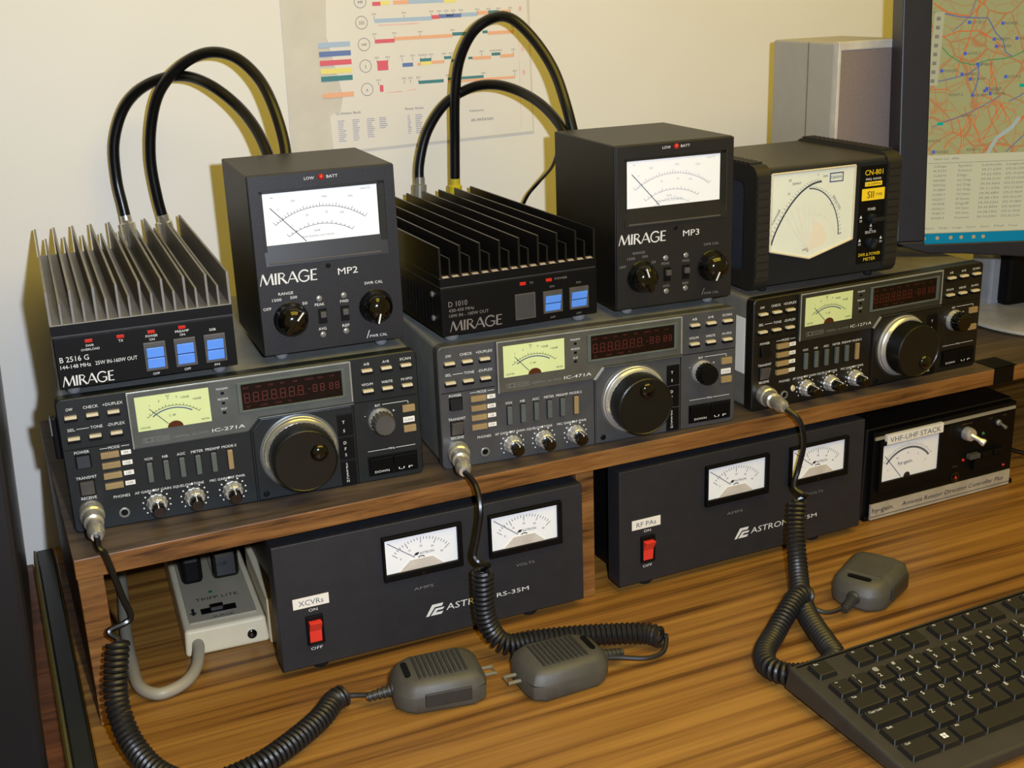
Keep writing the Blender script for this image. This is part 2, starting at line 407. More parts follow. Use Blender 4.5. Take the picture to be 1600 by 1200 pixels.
# ------------------------------------------------------------------ radios
def radio(loc, rz, label, face, bez, case, model, mhz, dimple, rng, variant):
    t = thing('radio_transceiver', label, 'radio', loc, rz, 'radios in a row on the shelf')
    # cabinet
    B().prism(rrect(1.5, 284.5, 1.2, 110, 4), 268, 9).build('cabinet', case, t, smooth=True)
    fp = B().prism(rrect(0, 286, 0, 111, 5), 12, 0).build('front_panel', face, t, smooth=True, bevel=1.2)
    g = B()
    g.box(2, 50, -0.1, 1, 69.4, 70.1); g.box(230, 284, -0.1, 1, 71.9, 72.6); g.box(228.4, 229.3, -0.1, 1, 1, 110); g.box(142.6, 143.4, -0.1, 1, 1, 64)
    g.build('panel_groove', M_blackmatte, t)
    # raised display bezel
    P = [(51.5, 62.8), (141.5, 62.8), (151, 73.5), (229, 73.5), (229, 110.2), (51.5, 110.2)]
    bz = B().prism(P, 1, -3.2).build('display_bezel', bez, t, bevel=1.4)
    eb = mat('bright_bezel_edge', (176, 180, 174), 0.25, 0.4)  # pale tone paints the highlight on the bezel edge strips
    B().prism([(51.8, 108.6), (228.7, 108.6), (228.7, 110.0), (51.8, 110.0)], -2.8, -3.7).build('bezel_highlight', eb, bz, bevel=.3)
    B().prism([(227.3, 75), (228.7, 75), (228.7, 108.6), (227.3, 108.6)], -2.8, -3.7).build('bezel_highlight', eb, bz, bevel=.3)
    B().prism([(51.8, 63.4), (53.0, 63.4), (53.0, 108.6), (51.8, 108.6)], -2.8, -3.6).build('bezel_highlight', eb, bz, bevel=.3)
    if variant > 1: B().prism([(140.8, 63.2), (142.8, 62.2), (151.6, 72.6), (149.8, 73.8)], -2.8, -4.2).build('diagonal_edge', eb, bz, bevel=.3)
    B().prism([(150.5, 72.6), (229, 72.6), (229, 73.6), (150.5, 73.6)], 0, -4.2).build('bezel_lip', bez, t, bevel=0.4)
    # tuning dial plate
    pl_ = B().prism([(144.5, 1.5), (227.5, 1.5), (227.5, 71.5), (152, 71.5), (144.5, 62.5)], 1, -1.4)
    pl_.build('dial_plate', face, t, bevel=0.8)
    # meter
    mt = B().prism([(57.5, 77.2), (113.8, 77.2), (113.8, 105.2), (57.5, 105.2)], -2.8, -3.6).build('meter_face', M_lime, t, 'lime green signal meter card')
    k = B(); cx, cz = 85.6, 66
    scale_arc(k, cx, cz, 29, 48, 132, 16, 1.3, 0.35, -3.75)
    k.text('1', 68, 96.5, 1.8, y=-3.75); k.text('3', 75, 99, 1.8, y=-3.75); k.text('5', 82, 100.5, 1.8, y=-3.75); k.text('SIG', 81, 102.7, 1.5, y=-3.75)
    k.text('9', 88.5, 100.5, 1.8, y=-3.75); k.text('+20dB', 92, 99.6, 1.8, y=-3.75); k.text('+60dB', 101, 97, 1.8, y=-3.75)
    k.text('S  RF', 82, 86.2, 1.8, y=-3.75); k.text('CENTER', 59.2, 79, 1.5, y=-3.75); k.text('METER', 106, 79.3, 1.5, y=-3.75)
    k.stroke([(67.6, 94.8), (80.8, 80.5)], 0.5, -3.9)
    k.build('meter_scale', M_ink, mt)
    B().stroke(arc(cx, cz, 27, 58, 126, 16), 0.9, -3.72).build('meter_arc', M_inkblue, mt)
    B().poly([(85.8+6.0*math.cos(a*math.pi/12), 77.3+5*math.sin(a*math.pi/12)) for a in range(13)], -3.95).build('meter_pivot', mat('copper_pivot', (120, 60, 36), 0.3, 0.4), mt)
    B().box(57.5, 113.8, -4.6, -4.1, 77.2, 105.2).build('meter_glass', M_glass, mt)
    # frequency display
    B().frame((135.6, 223.6, 80.2, 105.2), (138.8, 220.2, 82, 103.6), -3, -4.6).build('display_frame', mat('frame_green_grey', (120, 132, 126), 0.35, 0.3), t, bevel=0.4)
    ds = B().rect(138.6, 220.4, 81.8, 103.8, -3.4).build('frequency_display', M_disp, t, 'dark red unlit digit display')
    k = B()
    def seg8(x, z, h, wd, tk=0.55):
        q = 0.35
        for a, c in (((0, 0), (wd, 0)), ((0, h/2), (wd, h/2)), ((0, h), (wd, h)), ((0, q), (0, h/2-q)), ((0, h/2+q), (0, h-q)), ((wd, q), (wd, h/2-q)), ((wd, h/2+q), (wd, h-q))):
            k.stroke([(x+a[0], z+a[1]), (x+c[0], z+c[1])], tk, -3.6)
    for i in range(7): seg8(141+i*7.2, 88, 7.6, 3.9); k.disc(146.6+i*7.2, 88.2, .5, -3.6, 6)
    k.stroke([(192.3, 91.8), (194.6, 91.8)], .5, -3.6)
    for i in range(2): seg8(196.5+i*6, 89, 5.8, 3); seg8(210+i*5, 89.2, 5.2, 2.6)
    for i, s_ in enumerate(('DUP', 'USB', 'CW', 'FM', 'LSB', 'MODE', 'VFO', 'A B')): k.text(s_, 140.5+i*10, 99.4, 1.7, y=-3.6)
    for i, s_ in enumerate(('RIT', 'SCAN', 'TONE', 'SPL')): k.text(s_, 142+i*11, 83.6, 1.6, y=-3.6)
    k.build('digit_segments', M_redink, ds)
    B().box(138.8, 220.2, -4.3, -4.0, 82, 103.6).build('display_window', M_glass, ds)
    # printed lettering
    k = B(); T_ = k.text
    for s_, x, z, wd in (('OW', 9.8, 101.2, 5), ('CHECK', 25.4, 101.2, 11), ('+DUPLEX', 41.6, 101.2, 15), ('SEL', 9.0, 84.6, 5.5), ('TONE', 27.5, 84.6, 9), ('-DUPLEX', 42, 84.6, 13),
                        ('POWER', 14, 65.6, 11), ('TRANSMIT', 14.5, 44.4, 15.5), ('RECEIVE', 14.2, 27.3, 11.5), ('MODE', 37.9, 65.8, 8.5), ('PHONES', 38.5, 24.4, 12.5)):
        T_(s_, x, z, 2.3, wd, 'c')
    k.rect(12.8, 22, 85.5, 85.9); k.rect(27.2, 33, 66.7, 67.1); k.rect(43.2, 49.4, 66.7, 67.1)
    for s_, x in zip(('VOX', 'NB', 'AGC', 'METER', 'PREAMP', 'MODE-S'), (62.2, 74.8, 87.2, 99.7, 112, 125)):
        T_(s_, x, 51.6, 2.2, (6.5, 4.2, 6.5, 9.4, 11.4, 11.6)[('VOX', 'NB', 'AGC', 'METER', 'PREAMP', 'MODE-S').index(s_)], 'c')
    for s_, x, wd in (('AF GAIN', 54.5, 12.5), ('RF GAIN', 70, 12.5), ('SQUELCH', 84.5, 13.5), ('TONE', 98, 8), ('MIC GAIN', 113.5, 13.5), ('RF PWR', 129, 12)):
        T_(s_, x, 24.6, 2.1, wd, 'c')
    for x in (62.6, 92.6, 121.9): k.disc(x, 25.7, 1.0)
    for s_, x, z in (('A/B', 242.6, 103.6), ('A=B', 259, 103.6), ('SCAN', 275.8, 103.6), ('VFO/M', 242, 86, ), ('WRITE', 259, 86), ('M\u25b6VFO' if False else 'M-VFO', 276, 86)):
        T_(s_, x, z, 2.2, None if len(s_) < 4 else 9.5, 'c')
    T_('RIT', 249.5, 66.4, 2.0, 4.5, 'c'); k.rect(253.5, 276, 67.5, 67.9); k.rect(275.6, 276, 65.2, 67.9)
    T_('-', 237.5, 58.5, 3.0); T_('+', 261.8, 59.5, 3.0)
    T_('MHz', 259, 26.8, 1.8, 5.5, 'c'); k.rect(238.3, 255.5, 27.4, 27.8); k.rect(262.5, 279.8, 27.4, 27.8)
    for i, s_ in enumerate(('TRANSMIT', 'RECEIVE', 'DUP')): T_(s_, 124.3, (101.7, 93.2, 85)[i], 1.6, (9.5, 8, 4.5)[i], 'c', y=-3.4)
    # tick dots round the little knobs
    for x in (64, 93.5, 124):
        for a in range(-40, 221, 26):
            if a != 90: k.disc(x+10.6*math.cos(R(a)), 14.2+10.6*math.sin(R(a)), 0.7, n=8)
    k.build('panel_lettering', M_print, t)
    k = B()
    k.frame((59.6, 80.2, 67.2, 71.2), (59.9, 79.9, 67.5, 70.9), -3.3, -3.45); k.stroke(arc(62.6, 69.2, 1.2, 40, 320, 10), .6, -3.45); k.stroke(arc(66.4, 69.2, 1.2, -140, 140, 10), .6, -3.45)
    k.text('ICOM', 69.8, 68.1, 2.2, 9.2, y=-3.45); k.text(mhz, 83, 67.9, 1.9, 12.5, y=-3.45); k.text('ALL MODE', 97.5, 67.9, 1.9, 13, y=-3.45)
    k.build('maker_lettering', M_printg, t)
    k = B(); k.text(model, 113, 67.7, 2.8, 26, y=-3.45, slant=0.1); k.build('model_lettering', M_print, t)
    # push buttons
    for i, (x, z) in enumerate([(5.2, 98.2), (21, 98.2), (36.6, 98.2), (5.2, 81), (21, 81), (36.6, 81), (237.4, 101.6), (254, 101.6), (270.8, 101.6), (237.2, 84), (253.8, 84), (270.9, 84)]):
        b_ = B().box(x, x+9.8, 1, -3.4, z-5.2, z-3.0).build('push_button', M_blackmatte, t)
        B().box(x+.4, x+9.2, 1, -3.7, z-3.0, z-0.9).build('button_glint', M_tip, b_, bevel=0.3)  # pale upper block paints the flash reflection on the button
    # mode buttons and tags
    for i in range(4):
        z = 64-i*8.6
        B().box(27.2, 41, 1, -3.0, z-4.8, z).build('mode_button', M_beige, t, bevel=0.4)
        tg = B().box(42.5, 50, 0.5, -0.5, z-4.4, z-0.8).build('mode_tag', M_label, t)
        B().text(('FM', 'USB', 'LSB', 'CW')[i], 46.2, z-3.5, 1.9, None, 'c', y=-0.7).build('tag_lettering', M_inkgrey, tg)
    # power and transmit rockers
    B().quadbox([(8.5,1,54.6),(19.6,1,54.6),(19.6,1,54.6),(8.5,1,54.6),(8.5,-1,54.6),(19.6,-1,54.6),(19.6,-1,54.6),(8.5,-1,54.6)]) if False else None
    for z0, z1, yt, yb in ((54.6, 64.2, -1.2, -4.6), (31.2, 42.8, -4.6, -1.2)):
        rk = B(); rk.quadbox([(9, yb, z0), (19.4, yb, z0), (19.4, 1, z0), (9, 1, z0), (9, yt, z1), (19.4, yt, z1), (19.4, 1, z1), (9, 1, z1)])
        o = rk.build('rocker_switch', M_blackmatte if yt > -2 else M_greybtn, t, bevel=0.5)
        B().frame((8.2, 20.2, z0-0.8, z1+0.8), (9, 19.4, z0, z1), 0.4, -0.7).build('switch_frame', M_blackmatte, o)
    # levers
    for i, x in enumerate((62.2, 74.8, 87.2, 99.7, 112, 125)):
        sl = B().box(x-2.6, x+2.6, 0.5, -0.25, 32.6, 50.4).build('lever_slot', M_blackmatte, t)
        B().box(x-2.1, x+2.1, 0.5, -2.6, 33.4, 49.8).build('lever', M_beige if i == 5 else M_slider, sl, bevel=0.5)
    # small concentric knobs
    for i, x in enumerate((64, 93.5, 124)):
        kb = B().knob(x, 14.2, [(-1, 8), (1.2, 8), (1.3, 7.6), (2, 7.8), (8.5, 6.6), (9, 6)], 48, 12, 0.05).build('control_knob', M_chrome, t, 'chrome fluted double knob', smooth=True)
        B().knob(x, 14.2, [(8, 5.0), (9.2, 5.4), (18.5, 4.9), (19.5, 4.2)], 30, 10, 0.05).build('knob_tip', M_blackgloss, kb, smooth=True)
        B().box(x-0.35, x+0.35, -9.5, -19.7, 14.2+3.6, 14.2+5.3).build('knob_pointer', M_print, kb)
    # phones jack
    jk = B().knob(38.6, 11.2, [(-1, 4.2), (0.9, 4.2), (1.1, 3.9), (1.1, 2.8), (0.2, 2.6)], 24).build('phones_jack', M_ring, t, smooth=True)
    B().disc(38.6, 11.2, 2.6, -0.35, 16).build('jack_hole', M_blackmatte, jk)
    if variant == 3: B().lathe((44.5, -4, 18), (0.3, -1, .2), [(0, 2.2), (1.2, 3.2), (2.4, 2.2)], 16).build('ring_tab', M_tip, t, smooth=True)
    # tuning dial
    dx, dz = 181, 39
    rgd = B().knob(dx, dz, [(-0.5, 32.6), (1.8, 32.6), (2.2, 31.8)], 64).build('dial_recess_ring', bez, t, smooth=True)
    dl = B().knob(dx, dz, [(1, 31), (3.6, 30.8), (4, 30.2), (6.4, 29.6), (6.8, 29), (10, 27.6)], 72).build('tuning_dial', M_chrome if variant > 1 else M_silver, t, 'large tuning dial, black with satin metal skirt', smooth=True)
    B().knob(dx, dz, [(9.5, 27.2), (11, 27.4), (24, 26.4), (26.5, 26.2), (27.2, 25.2), (26.6, 24.6), (26.4, 0.1)], 96, 40, 0.006).build('dial_grip', mat('olive_black_knob', (26, 27, 24), 0.33), dl, smooth=True)
    px, pz = dx+dimple[0], dz+dimple[1]
    B().dome(px, pz, 7.4, -26.2, 4.2, 24).build('finger_dimple', M_blackgloss, dl, smooth=True)
    # RIT knob
    kb = B().knob(251.4, 53.8, [(-1, 11), (2, 10.8), (3, 10.4), (4.5, 10)], 48).build('offset_knob', M_chrome, t, smooth=True)
    B().knob(251.4, 53.8, [(4.4, 9.4), (5, 9.8), (14, 8.8), (15, 8.2)], 72, 18, 0.035).build('knob_grip', M_blackmatte if variant == 2 else M_greybtn if variant == 1 else M_blackgloss, kb, smooth=True)
    B().box(270.4, 281.2, 0.5, -2.2, 58.2, 64.3).build('square_button', M_beige, t, bevel=0.5)
    if variant < 3:
        wt = B().box(270.6, 280.6, 0.5, -0.5, 48.6, 53.4).build('button_tag', M_label, t); B().text('CLEAR', 275.6, 50, 2, 8, 'c', y=-0.7).build('tag_lettering', M_inkgrey, wt)
    B().box(270.4, 281.2, 0.5, -2.2, 40.2, 46.2).build('square_button', M_beige, t, bevel=0.5)
    bx_ = B().frame((237.6, 281, 5, 22.6), (238.6, 280, 6, 21.8), 0.5, -0.6).build('key_surround', M_blackmatte, t)
    for x0, x1, s_ in ((238.8, 259, 'DOWN'), (259.6, 279.8, 'U P')):
        kk = B(); kk.quadbox([(x0, -1, 6.2), (x1, -1, 6.2), (x1, 1, 6.2), (x0, 1, 6.2), (x0, -3.6, 21.4), (x1, -3.6, 21.4), (x1, 1, 21.4), (x0, 1, 21.4)])
        o = kk.build('tuning_key', M_blackmatte, t, bevel=0.5)
        B().text(s_, (x0+x1)/2, 8, 2.0, 12.5, 'c', y=-2.1).build('key_lettering', M_print, o)
    # column of keys beside the dial
    for z0, z1, s_ in ((46, 65, 'TS'), (25, 45, 'DFS'), (2, 24, 'SPEECH')):
        o = B().box(214, 226.6, 0, -2.4, z0, z1).build('column_key', M_blackmatte, t, bevel=0.4)
        k = B()
        st = (z1-z0-4)/len(s_)
        for i, ch in enumerate(s_): k.text(ch, 219, z1-2-(i+.8)*st, min(2.6, st*.8), None, 'c', y=-2.6)
        k.build('key_lettering', M_print, o)
    for i in range(3): B().box(123, 125.6, -3, -3.5, (97.6, 89.4, 81.4)[i], (99.8, 91.6, 83.6)[i]).build('indicator_lamp', (M_led, M_ledg, M_ledg)[i] if False else M_blackmatte, t)
    B().knob(150.5, 6.6, [(-.5, 2.6), (2.0, 2.6), (2.4, 2.0)], 16).build('panel_screw', M_blackmatte, t)
    # left side carrying pad
    if variant == 1:
        o = B().box(-5.2, 1.6, 16, 24, 58, 92).build('side_bracket', M_blackmatte, t, bevel=1); B().box(-6, -4.8, 14, 22, 78, 93).build('bracket_pad', M_foot, o, bevel=.6)
    if variant == 3:
        st = B().box(0.9, 1.45, 14, 42, 35, 90).build('side_sticker', M_label, t, 'white sticker on the left side', bevel=0.3)
        q = B(Matrix.Translation((0, 0, 0)) @ Matrix(((0, 1, 0, 0.7), (-1, 0, 0, 24), (0, 0, 1, 0), (0, 0, 0, 1)))); q.text('1200 MHz', -8, 44, 5, 34, 'l', y=0, rot=math.pi/2); q.build('sticker_lettering', M_inkblue, st)
    return t
R1 = radio((0, 0, HZ*.001), 0, 'left radio, dark slate face, under the finned amplifier with three blue switches', M_face1, M_bez1, M_case, 'IC-271A', '144MHz', (11.5, 5.5), 0, 1)
R2 = radio((0.3025, -0.0035, HZ*.001), -0.0127, 'middle radio with reflection-greyed face and copper mode buttons, under the taller power meter', M_face2, M_bez2, M_case, 'IC-471A', '430MHz', (1.5, 15), 0, 2)
R3 = radio((0.6139, 0.0052, HZ*.001), 0.0798, 'right radio with blackest face and white side sticker, under the cross-needle meter', M_face3, M_bez3, M_cased, 'IC-1271A', '1200MHz', (9, -13), 0, 3)

ZT = (HZ+111)*.001
def feet(t, pts, r=5, h=6, m=M_foot):
    for x, y in pts: B().lathe((x, y, 0), (0, 0, 1), [(0, r*.75), (h*.25, r), (h+.6, r*1.1)], 16).build('rubber_foot', m, t, smooth=True)

# ------------------------------------------------------------------ power meters
def power_meter(loc, rz, label, model, W, D, Ht, hand, ptr, dim):
    t = thing('power_meter', label, 'meter', loc, rz, 'black power meters on the radios')
    z = 6
    feet(t, [(16, 12), (W-18, 12), (16, D-14), (W-18, D-14)])
    B().box(0, W, 1.5, D, z, z+Ht).build('cabinet', M_black, t, bevel=1.2)
    T = Matrix.Translation((0, 0, z))
    rx0, rx1, rz0, rz1 = 8.5, 109.5, 74.5, 133.8
    fr = B(T).frame((0.6, W-.6, .6, Ht-.6), (rx0, rx1, rz0, rz1), 1.6, -1.0).build('front_panel', M_psu3 if dim else M_ppanel, t, bevel=0.5)
    # meter housing: sloped sill and surround sit inside the opening
    h = B(T)
    h.box(rx0, rx1, 1.0, 1.45, rz0, rz1)
    h.box(rx1-5.2, rx1, 1.4, -0.4, rz0, rz1); h.box(rx0, rx0+2.4, 1.4, -0.4, rz0, rz1); h.box(rx0, rx1, 1.4, -0.4, 131.6, rz1)
    h.quadbox([(rx0, -2.2, rz0), (rx1, -2.2, rz0), (rx1, 1.4, rz0), (rx0, 1.4, rz0), (rx0, 0.4, 90.2), (rx1, 0.4, 90.2), (rx1, 1.4, 90.2), (rx0, 1.4, 90.2)])
    h.build('meter_housing', mat('warm_black_housing', (44, 43, 40), 0.4), t)
    B(T).box(rx0+3, rx1-6, -1.6, -2.6, 75.6, 77.2).build('sill_edge', M_greybtn, t, bevel=.4)
    mf = B(T).box(11, 103.6, 1.3, 0.5, 90.4, 131.6).build('meter_face', M_white, t, 'bright white meter card')
    k = B(T); y = 0.4
    cx, cz = 56, 62
    scale_arc(k, cx, cz, 59, 52, 128, 30, 2.0, 0.45, y, rz=56)
    scale_arc(k, cx, cz, 45, 56, 126, 15, 1.8, 0.45, y, rz=42)
    if dim: scale_arc(k, cx, cz, 32, 60, 124, 12, 1.6, 0.3, y, rz=34)
    for s_, x, zz in (('0', 22, 117.5), ('500', 33, 123.4), ('1000', 58, 124.6), ('1500', 79, 123), ('W', 17, 127), ('WATTS', 90, 128), ('20', 44, 111), ('50', 60, 112), ('100', 72, 110.6), ('1', 32, 104), ('2', 44, 102), ('SWR', 50, 98), ('PEAK READING WATTMETER', 40, 94)):
        k.text(s_, x, zz, 1.7 if len(s_) < 8 else 1.4, None, 'l', y=y)
    k.build('meter_scale', mat('faint_scale_ink', (178, 182, 194), .6) if dim else M_inkgrey, mf)
    B(T).stroke([(16, 120.2), (43, 91)], 0.6, y-.15).build('needle', M_ink, mf)
    B(T).box(11, 103.6, 0.1, -0.1, 90.4, 131.6).build('meter_glass', M_glass, mf)
    B(T).dome(58.6, 141.2, 2.5, -1, 2.4, 16).build('battery_lamp', M_led, t, 'red lamp over the meter', smooth=True)
    k = B(T); y = -1.15
    k.text('LOW', 49, 139.9, 2.3, 8, 'c', y=y); k.text('BATT', 67.5, 140, 2.3, 9, 'c', y=y)
    mirage(k, 2.4, 59, 9.2, 46.5, y)
    k.text(model, 66, 61, 5.4, 16.5, y=y)
    k.build('maker_lettering', M_print, t)
    k = B(T)
    for s_, x, zz, wd in (('RANGE', 22, 49.8, 12), ('1500', 14.3, 45.2, 7.5), ('500', 28, 45.8, 5.5), ('50', 36.6, 39.8, 4), ('OFF', 6, 38.6, 6.5), ('PEAK', 48.6, 37.2, 8), ('AVG', 49.2, 16.6, 6.5), ('FWD', 69.2, 37.4, 7), ('REF', 69, 16.8, 6), ('SWR CAL', 95, 50, 15.5), ('PWR CAL', 96, 4.6, 15)):
        k.text(s_, x, zz, 2.3, wd, 'c', y=y)
    k.stroke([(86, 4.5), (88.5, 11)], .6, y)
    k.build('panel_lettering', M_printg if dim else M_print, t)
    for x, zz in ((48.6, 43.3), (49.3, 12.8), (69.1, 43.5), (68.8, 13.2)):
        B(T).knob(x, zz, [(0.5, 2.5), (1.6, 2.5), (2.2, 1.6)], 14).build('panel_screw', M_ring, t, smooth=True)
    B(T).knob(58.3, 69.6, [(0.5, 2.0), (1.5, 2.0), (2, 1.4)], 12).build('zero_screw', M_blackmatte, t, smooth=True)
    for x in (50.3, 69):
        s_ = B(T).box(x-3.6, x+3.6, 0, -1.2, 21.8, 34.6).build('toggle_slot', M_blackmatte, t)
        B(T).box(x-2.2, x+2.6, -1, -4.8, 27.5, 32.5).build('toggle', M_greybtn, s_, bevel=.5)
    for i, (x, zz) in enumerate(((24.2, 29.3), (95.3, 31.2))):
        kb = B(T).knob(x, zz, [(0.5, 14.2), (2.4, 14.2), (3.2, 13.4), (8, 12.8), (12, 11.6), (15, 9.6), (17, 7), (18, 4), (18.4, .1)], 48).build('range_knob' if i == 0 else 'calibration_knob', M_blackgloss, t, smooth=True)
        a = ptr[i]; c_, s2 = math.cos(a), math.sin(a)
        g = Matrix.Translation((x, 0, zz)) @ Matrix.Rotation(-a, 4, 'Y')
        B(T @ g).quadbox([(-11.5, -12, -2.8), (11.5, -12, -2.8), (11.5, -12, 2.8), (-11.5, -12, 2.8), (-10, -19, -1.2), (10.5, -19, -1.2), (10.5, -19, 1.2), (-10, -19, 1.2)]) if False else None
        q = B(T @ g); q.quadbox([(-11, -18.5, -2.2), (11, -18.5, -2.2), (11, -10, -3.4), (-11, -10, -3.4), (-11, -18.5, 2.2), (11, -18.5, 2.2), (11, -10, 3.4), (-11, -10, 3.4)])
        o = q.build('knob_bar', M_blackgloss, kb, bevel=1.2)
        B(T @ g).box(3, 11.2, -18.4, -18.9, -.6, .6).build('knob_pointer', M_print, o)
    return t
power_meter((0.1632, 0.0175, ZT), 0.0152, 'black MP2 power meter with bright white scale, on the left radio', 'MP2', 119, 118.7, 146.5, 0, (R(50), R(-105)), False)
power_meter((0.4752, 0.0098, ZT), 0.0090, 'black MP3 power meter with faint scale, on the middle radio', 'MP3', 117.1, 130.9, 145.6, 0, (R(108), R(-115)), True)

# ------------------------------------------------------------------ amplifiers
def amplifier(loc, rz, label, W, H0, mfin, mchas, fins, shorts, L, z, ff):
    t = thing('power_amplifier', label, 'amplifier', loc, rz, 'finned amplifiers on the radios')
    T = Matrix.Translation((0, 0, z))
    B(T).box(0, W, 1, L, 0, H0).build('chassis', M_black, t, bevel=.8)
    fp = B(T).box(.3, W-.3, 1.2, -0.8, .3, H0-.3).build('front_panel', M_blackmatte, t, bevel=.5)
    hb = B(T).box(-.4, W+.4, 2, L-1, H0+.8, 50).build('heatsink_base', mfin, t, bevel=.6)
    B(T).box(-.2, W+.2, .9, 1.95, H0+1, 49.4).build('heatsink_front', M_blackmatte, t)
    B(T).box(0, W, 1.8, L-2, H0, H0+.8).build('seam_strip', M_greybtn, t)
    for x in fins: B(T).box(x-.9, x+.9, 2.4, L-2, 50, 75.8).build('cooling_fin', mfin, t)
    for x in shorts: B(T).box(x-.8, x+.8, 2.4, L-2, 50, 65.8).build('short_fin', mfin, t)
    for x in (W*.4, W*.68): B(T).knob(x, 46, [(-2.5, 1.2), (-1.4, 1.2)], 8).build('heatsink_screw', M_blackgloss, t)
    return t, T
A1, T1 = amplifier((0.0057, 0.0047, ZT), 0.019, 'black amplifier with tall grey fins and three blue rocker switches, on the left radio', 134.7, 40.7, M_anod2, M_black,
                   [.6+16.7*i for i in range(9)], [8.7+16.7*i for i in range(8)], 283, 6, 0)
feet(A1, [(10, 10), (121, 10), (10, 270), (121, 270)])
def blue_switch(T, t, x, zc, m, w=13, h=17, split=True):
    f = B(T).frame((x-w/2-1.8, x+w/2+1.8, zc-h/2-1.6, zc+h/2+4.2), (x-w/2, x+w/2, zc-h/2, zc+h/2), 0, -2.4).build('switch_bezel', M_greybtn, t, bevel=.4)
    b = B(T); b.quadbox([(x-w/2, -1.2, zc-h/2), (x+w/2, -1.2, zc-h/2), (x+w/2, 0, zc-h/2), (x-w/2, 0, zc-h/2), (x-w/2, -2.6, zc-.4), (x+w/2, -2.6, zc-.4), (x+w/2, 0, zc-.4), (x-w/2, 0, zc-.4)])
    b.quadbox([(x-w/2, -2.6, zc+.4), (x+w/2, -2.6, zc+.4), (x+w/2, 0, zc+.4), (x-w/2, 0, zc+.4), (x-w/2, -4.2, zc+h/2), (x+w/2, -4.2, zc+h/2), (x+w/2, 0, zc+h/2), (x-w/2, 0, zc+h/2)])
    b.build('rocker', m, f, bevel=.3)
for x in (72.6, 95.4, 118.4): blue_switch(T1, A1, x, 15.8, M_blue)
for x, z in ((25.5, 36), (48.7, 36.1), (71.6, 36.6), (94.8, 37)): B(T1).box(x-2.8, x+2.8, -.6, -1.6, z-1.3, z+1.3).build('indicator_lamp', M_led, A1, bevel=.3)
k = B(T1); y = -1
for s_, x, z, h, wd in (('SWR', 26, 31.4, 1.8, 6), ('OVERLOAD', 26, 28.4, 1.8, 13.5), ('TX', 48.7, 31.8, 2, 3.5), ('POWER', 71.6, 32.4, 1.9, 9), ('ON', 71.6, 29.6, 1.8, 4), ('PREAMP', 94.6, 33, 1.9, 10.5), ('ON', 94.6, 30.2, 1.8, 4), ('SSB', 117.8, 31, 1.9, 5), ('OFF', 71.6, 1.9, 1.9, 5), ('OFF', 95.4, 2.0, 1.9, 5), ('FM', 118.4, 2.2, 1.9, 4)):
    k.text(s_, x, z, h, wd, 'c', y=y)
k.text('B 2516 G', 3, 21.4, 4.2, 21, y=y); k.text('144-148 MHz', 2.8, 16.2, 3, 22, y=y); k.text('25W IN-160W OUT', 28, 16.4, 3, 31, y=y)
mirage(k, 2.8, 2.4, 8, 37.5, y); k.build('panel_lettering', M_print, A1)

LIT_CH = mat('flash_lit_channel', (176, 160, 146), .4)  # pale tone paints flash light on the channel floors at the front
A2, T2 = amplifier((0.3118, 0.0043, ZT), 0.0645, 'all-black finned amplifier with one grey and two blue buttons, on the middle radio', 146.6, 41.5, M_anod, M_black,
                   [.9+18.1*i for i in range(9)], [9.4+18.1*i for i in range(8)], 281, 6, 0)
for i in range(16): B(T2).quadbox([(2.4+i*9.03, 1.2, 50), (8.4+i*9.03, 1.2, 50), (8.4+i*9.03, 5, 50), (2.4+i*9.03, 5, 50), (2.4+i*9.03, 1.6, 51.2), (6.4+i*9.03, 1.6, 51.2), (8.4+i*9.03, 5, 51.2), (2.4+i*9.03, 5, 51.2)]).build('lit_channel_front', LIT_CH, A2)
feet(A2, [(11, 10), (133, 10), (11, 270), (133, 270)], 6)
for x in (102.4, 128): blue_switch(T2, A2, x, 15.8, M_blue, 15, 14)
B(T2).frame((66.4, 85.6, 5.2, 28), (67.6, 84.4, 6.2, 26.4), 0, -2.2).build('blank_bezel', M_greybtn, A2, bevel=.4)
gb = B(T2); gb.box(67.6, 84.4, 0, -2, 6.2, 26.4)
gb.build('blank_cover', mat('dark_grey_cover', (78, 76, 74), .6), A2)
gb = B(T2)
for i in range(9): gb.box(68.4+i*1.8, 69.2+i*1.8, -1.9, -2.5, 7, 25.6)
gb.build('cover_ribs', mat('dark_grey_cover', (78, 76, 74), .6), A2)
for x in (74.3, 99.2): B(T2).box(x-2.8, x+2.8, -.6, -1.6, 35.2, 38).build('indicator_lamp', M_led, A2, bevel=.3)
k = B(T2)
for s_, x, z, h, wd in (('TX', 82.6, 35.4, 2, 3.6), ('POWER', 111, 35.8, 2, 12), ('ON', 102, 29.6, 1.8, 4.5), ('ON', 128, 29.8, 1.8, 4.5), ('OFF', 102.4, 2, 1.8, 5), ('OFF', 128, 2, 1.8, 5)): k.text(s_, x, z, h, wd, 'c', y=y)
k.text('D 1010', 5.4, 25.4, 4.6, 17, y=y); k.text('430-450 MHz', 5.4, 20.8, 2.8, 23, y=y); k.text('10W IN - 100W OUT', 5.6, 16.2, 2.8, 36, y=y)
mirage(k, 6, 3.8, 9, 48, y); k.build('panel_lettering', mat('dim_print', (150, 142, 136), .6), A2)
# side slots and screws of the right amplifier
for i in range(14): B(T2).box(-.5, .3, 22+i*8, 25+i*8, 6, 33).build('side_slot', M_blackmatte, A2)
for yy, zz in ((13, 33), (13, 12)): B(T2).lathe((0.5, yy+8, zz), (-1, 0, 0), [(0, 2.6), (1.6, 2.6), (2.4, 1.4)], 12).build('side_screw', M_ring, A2, smooth=True)

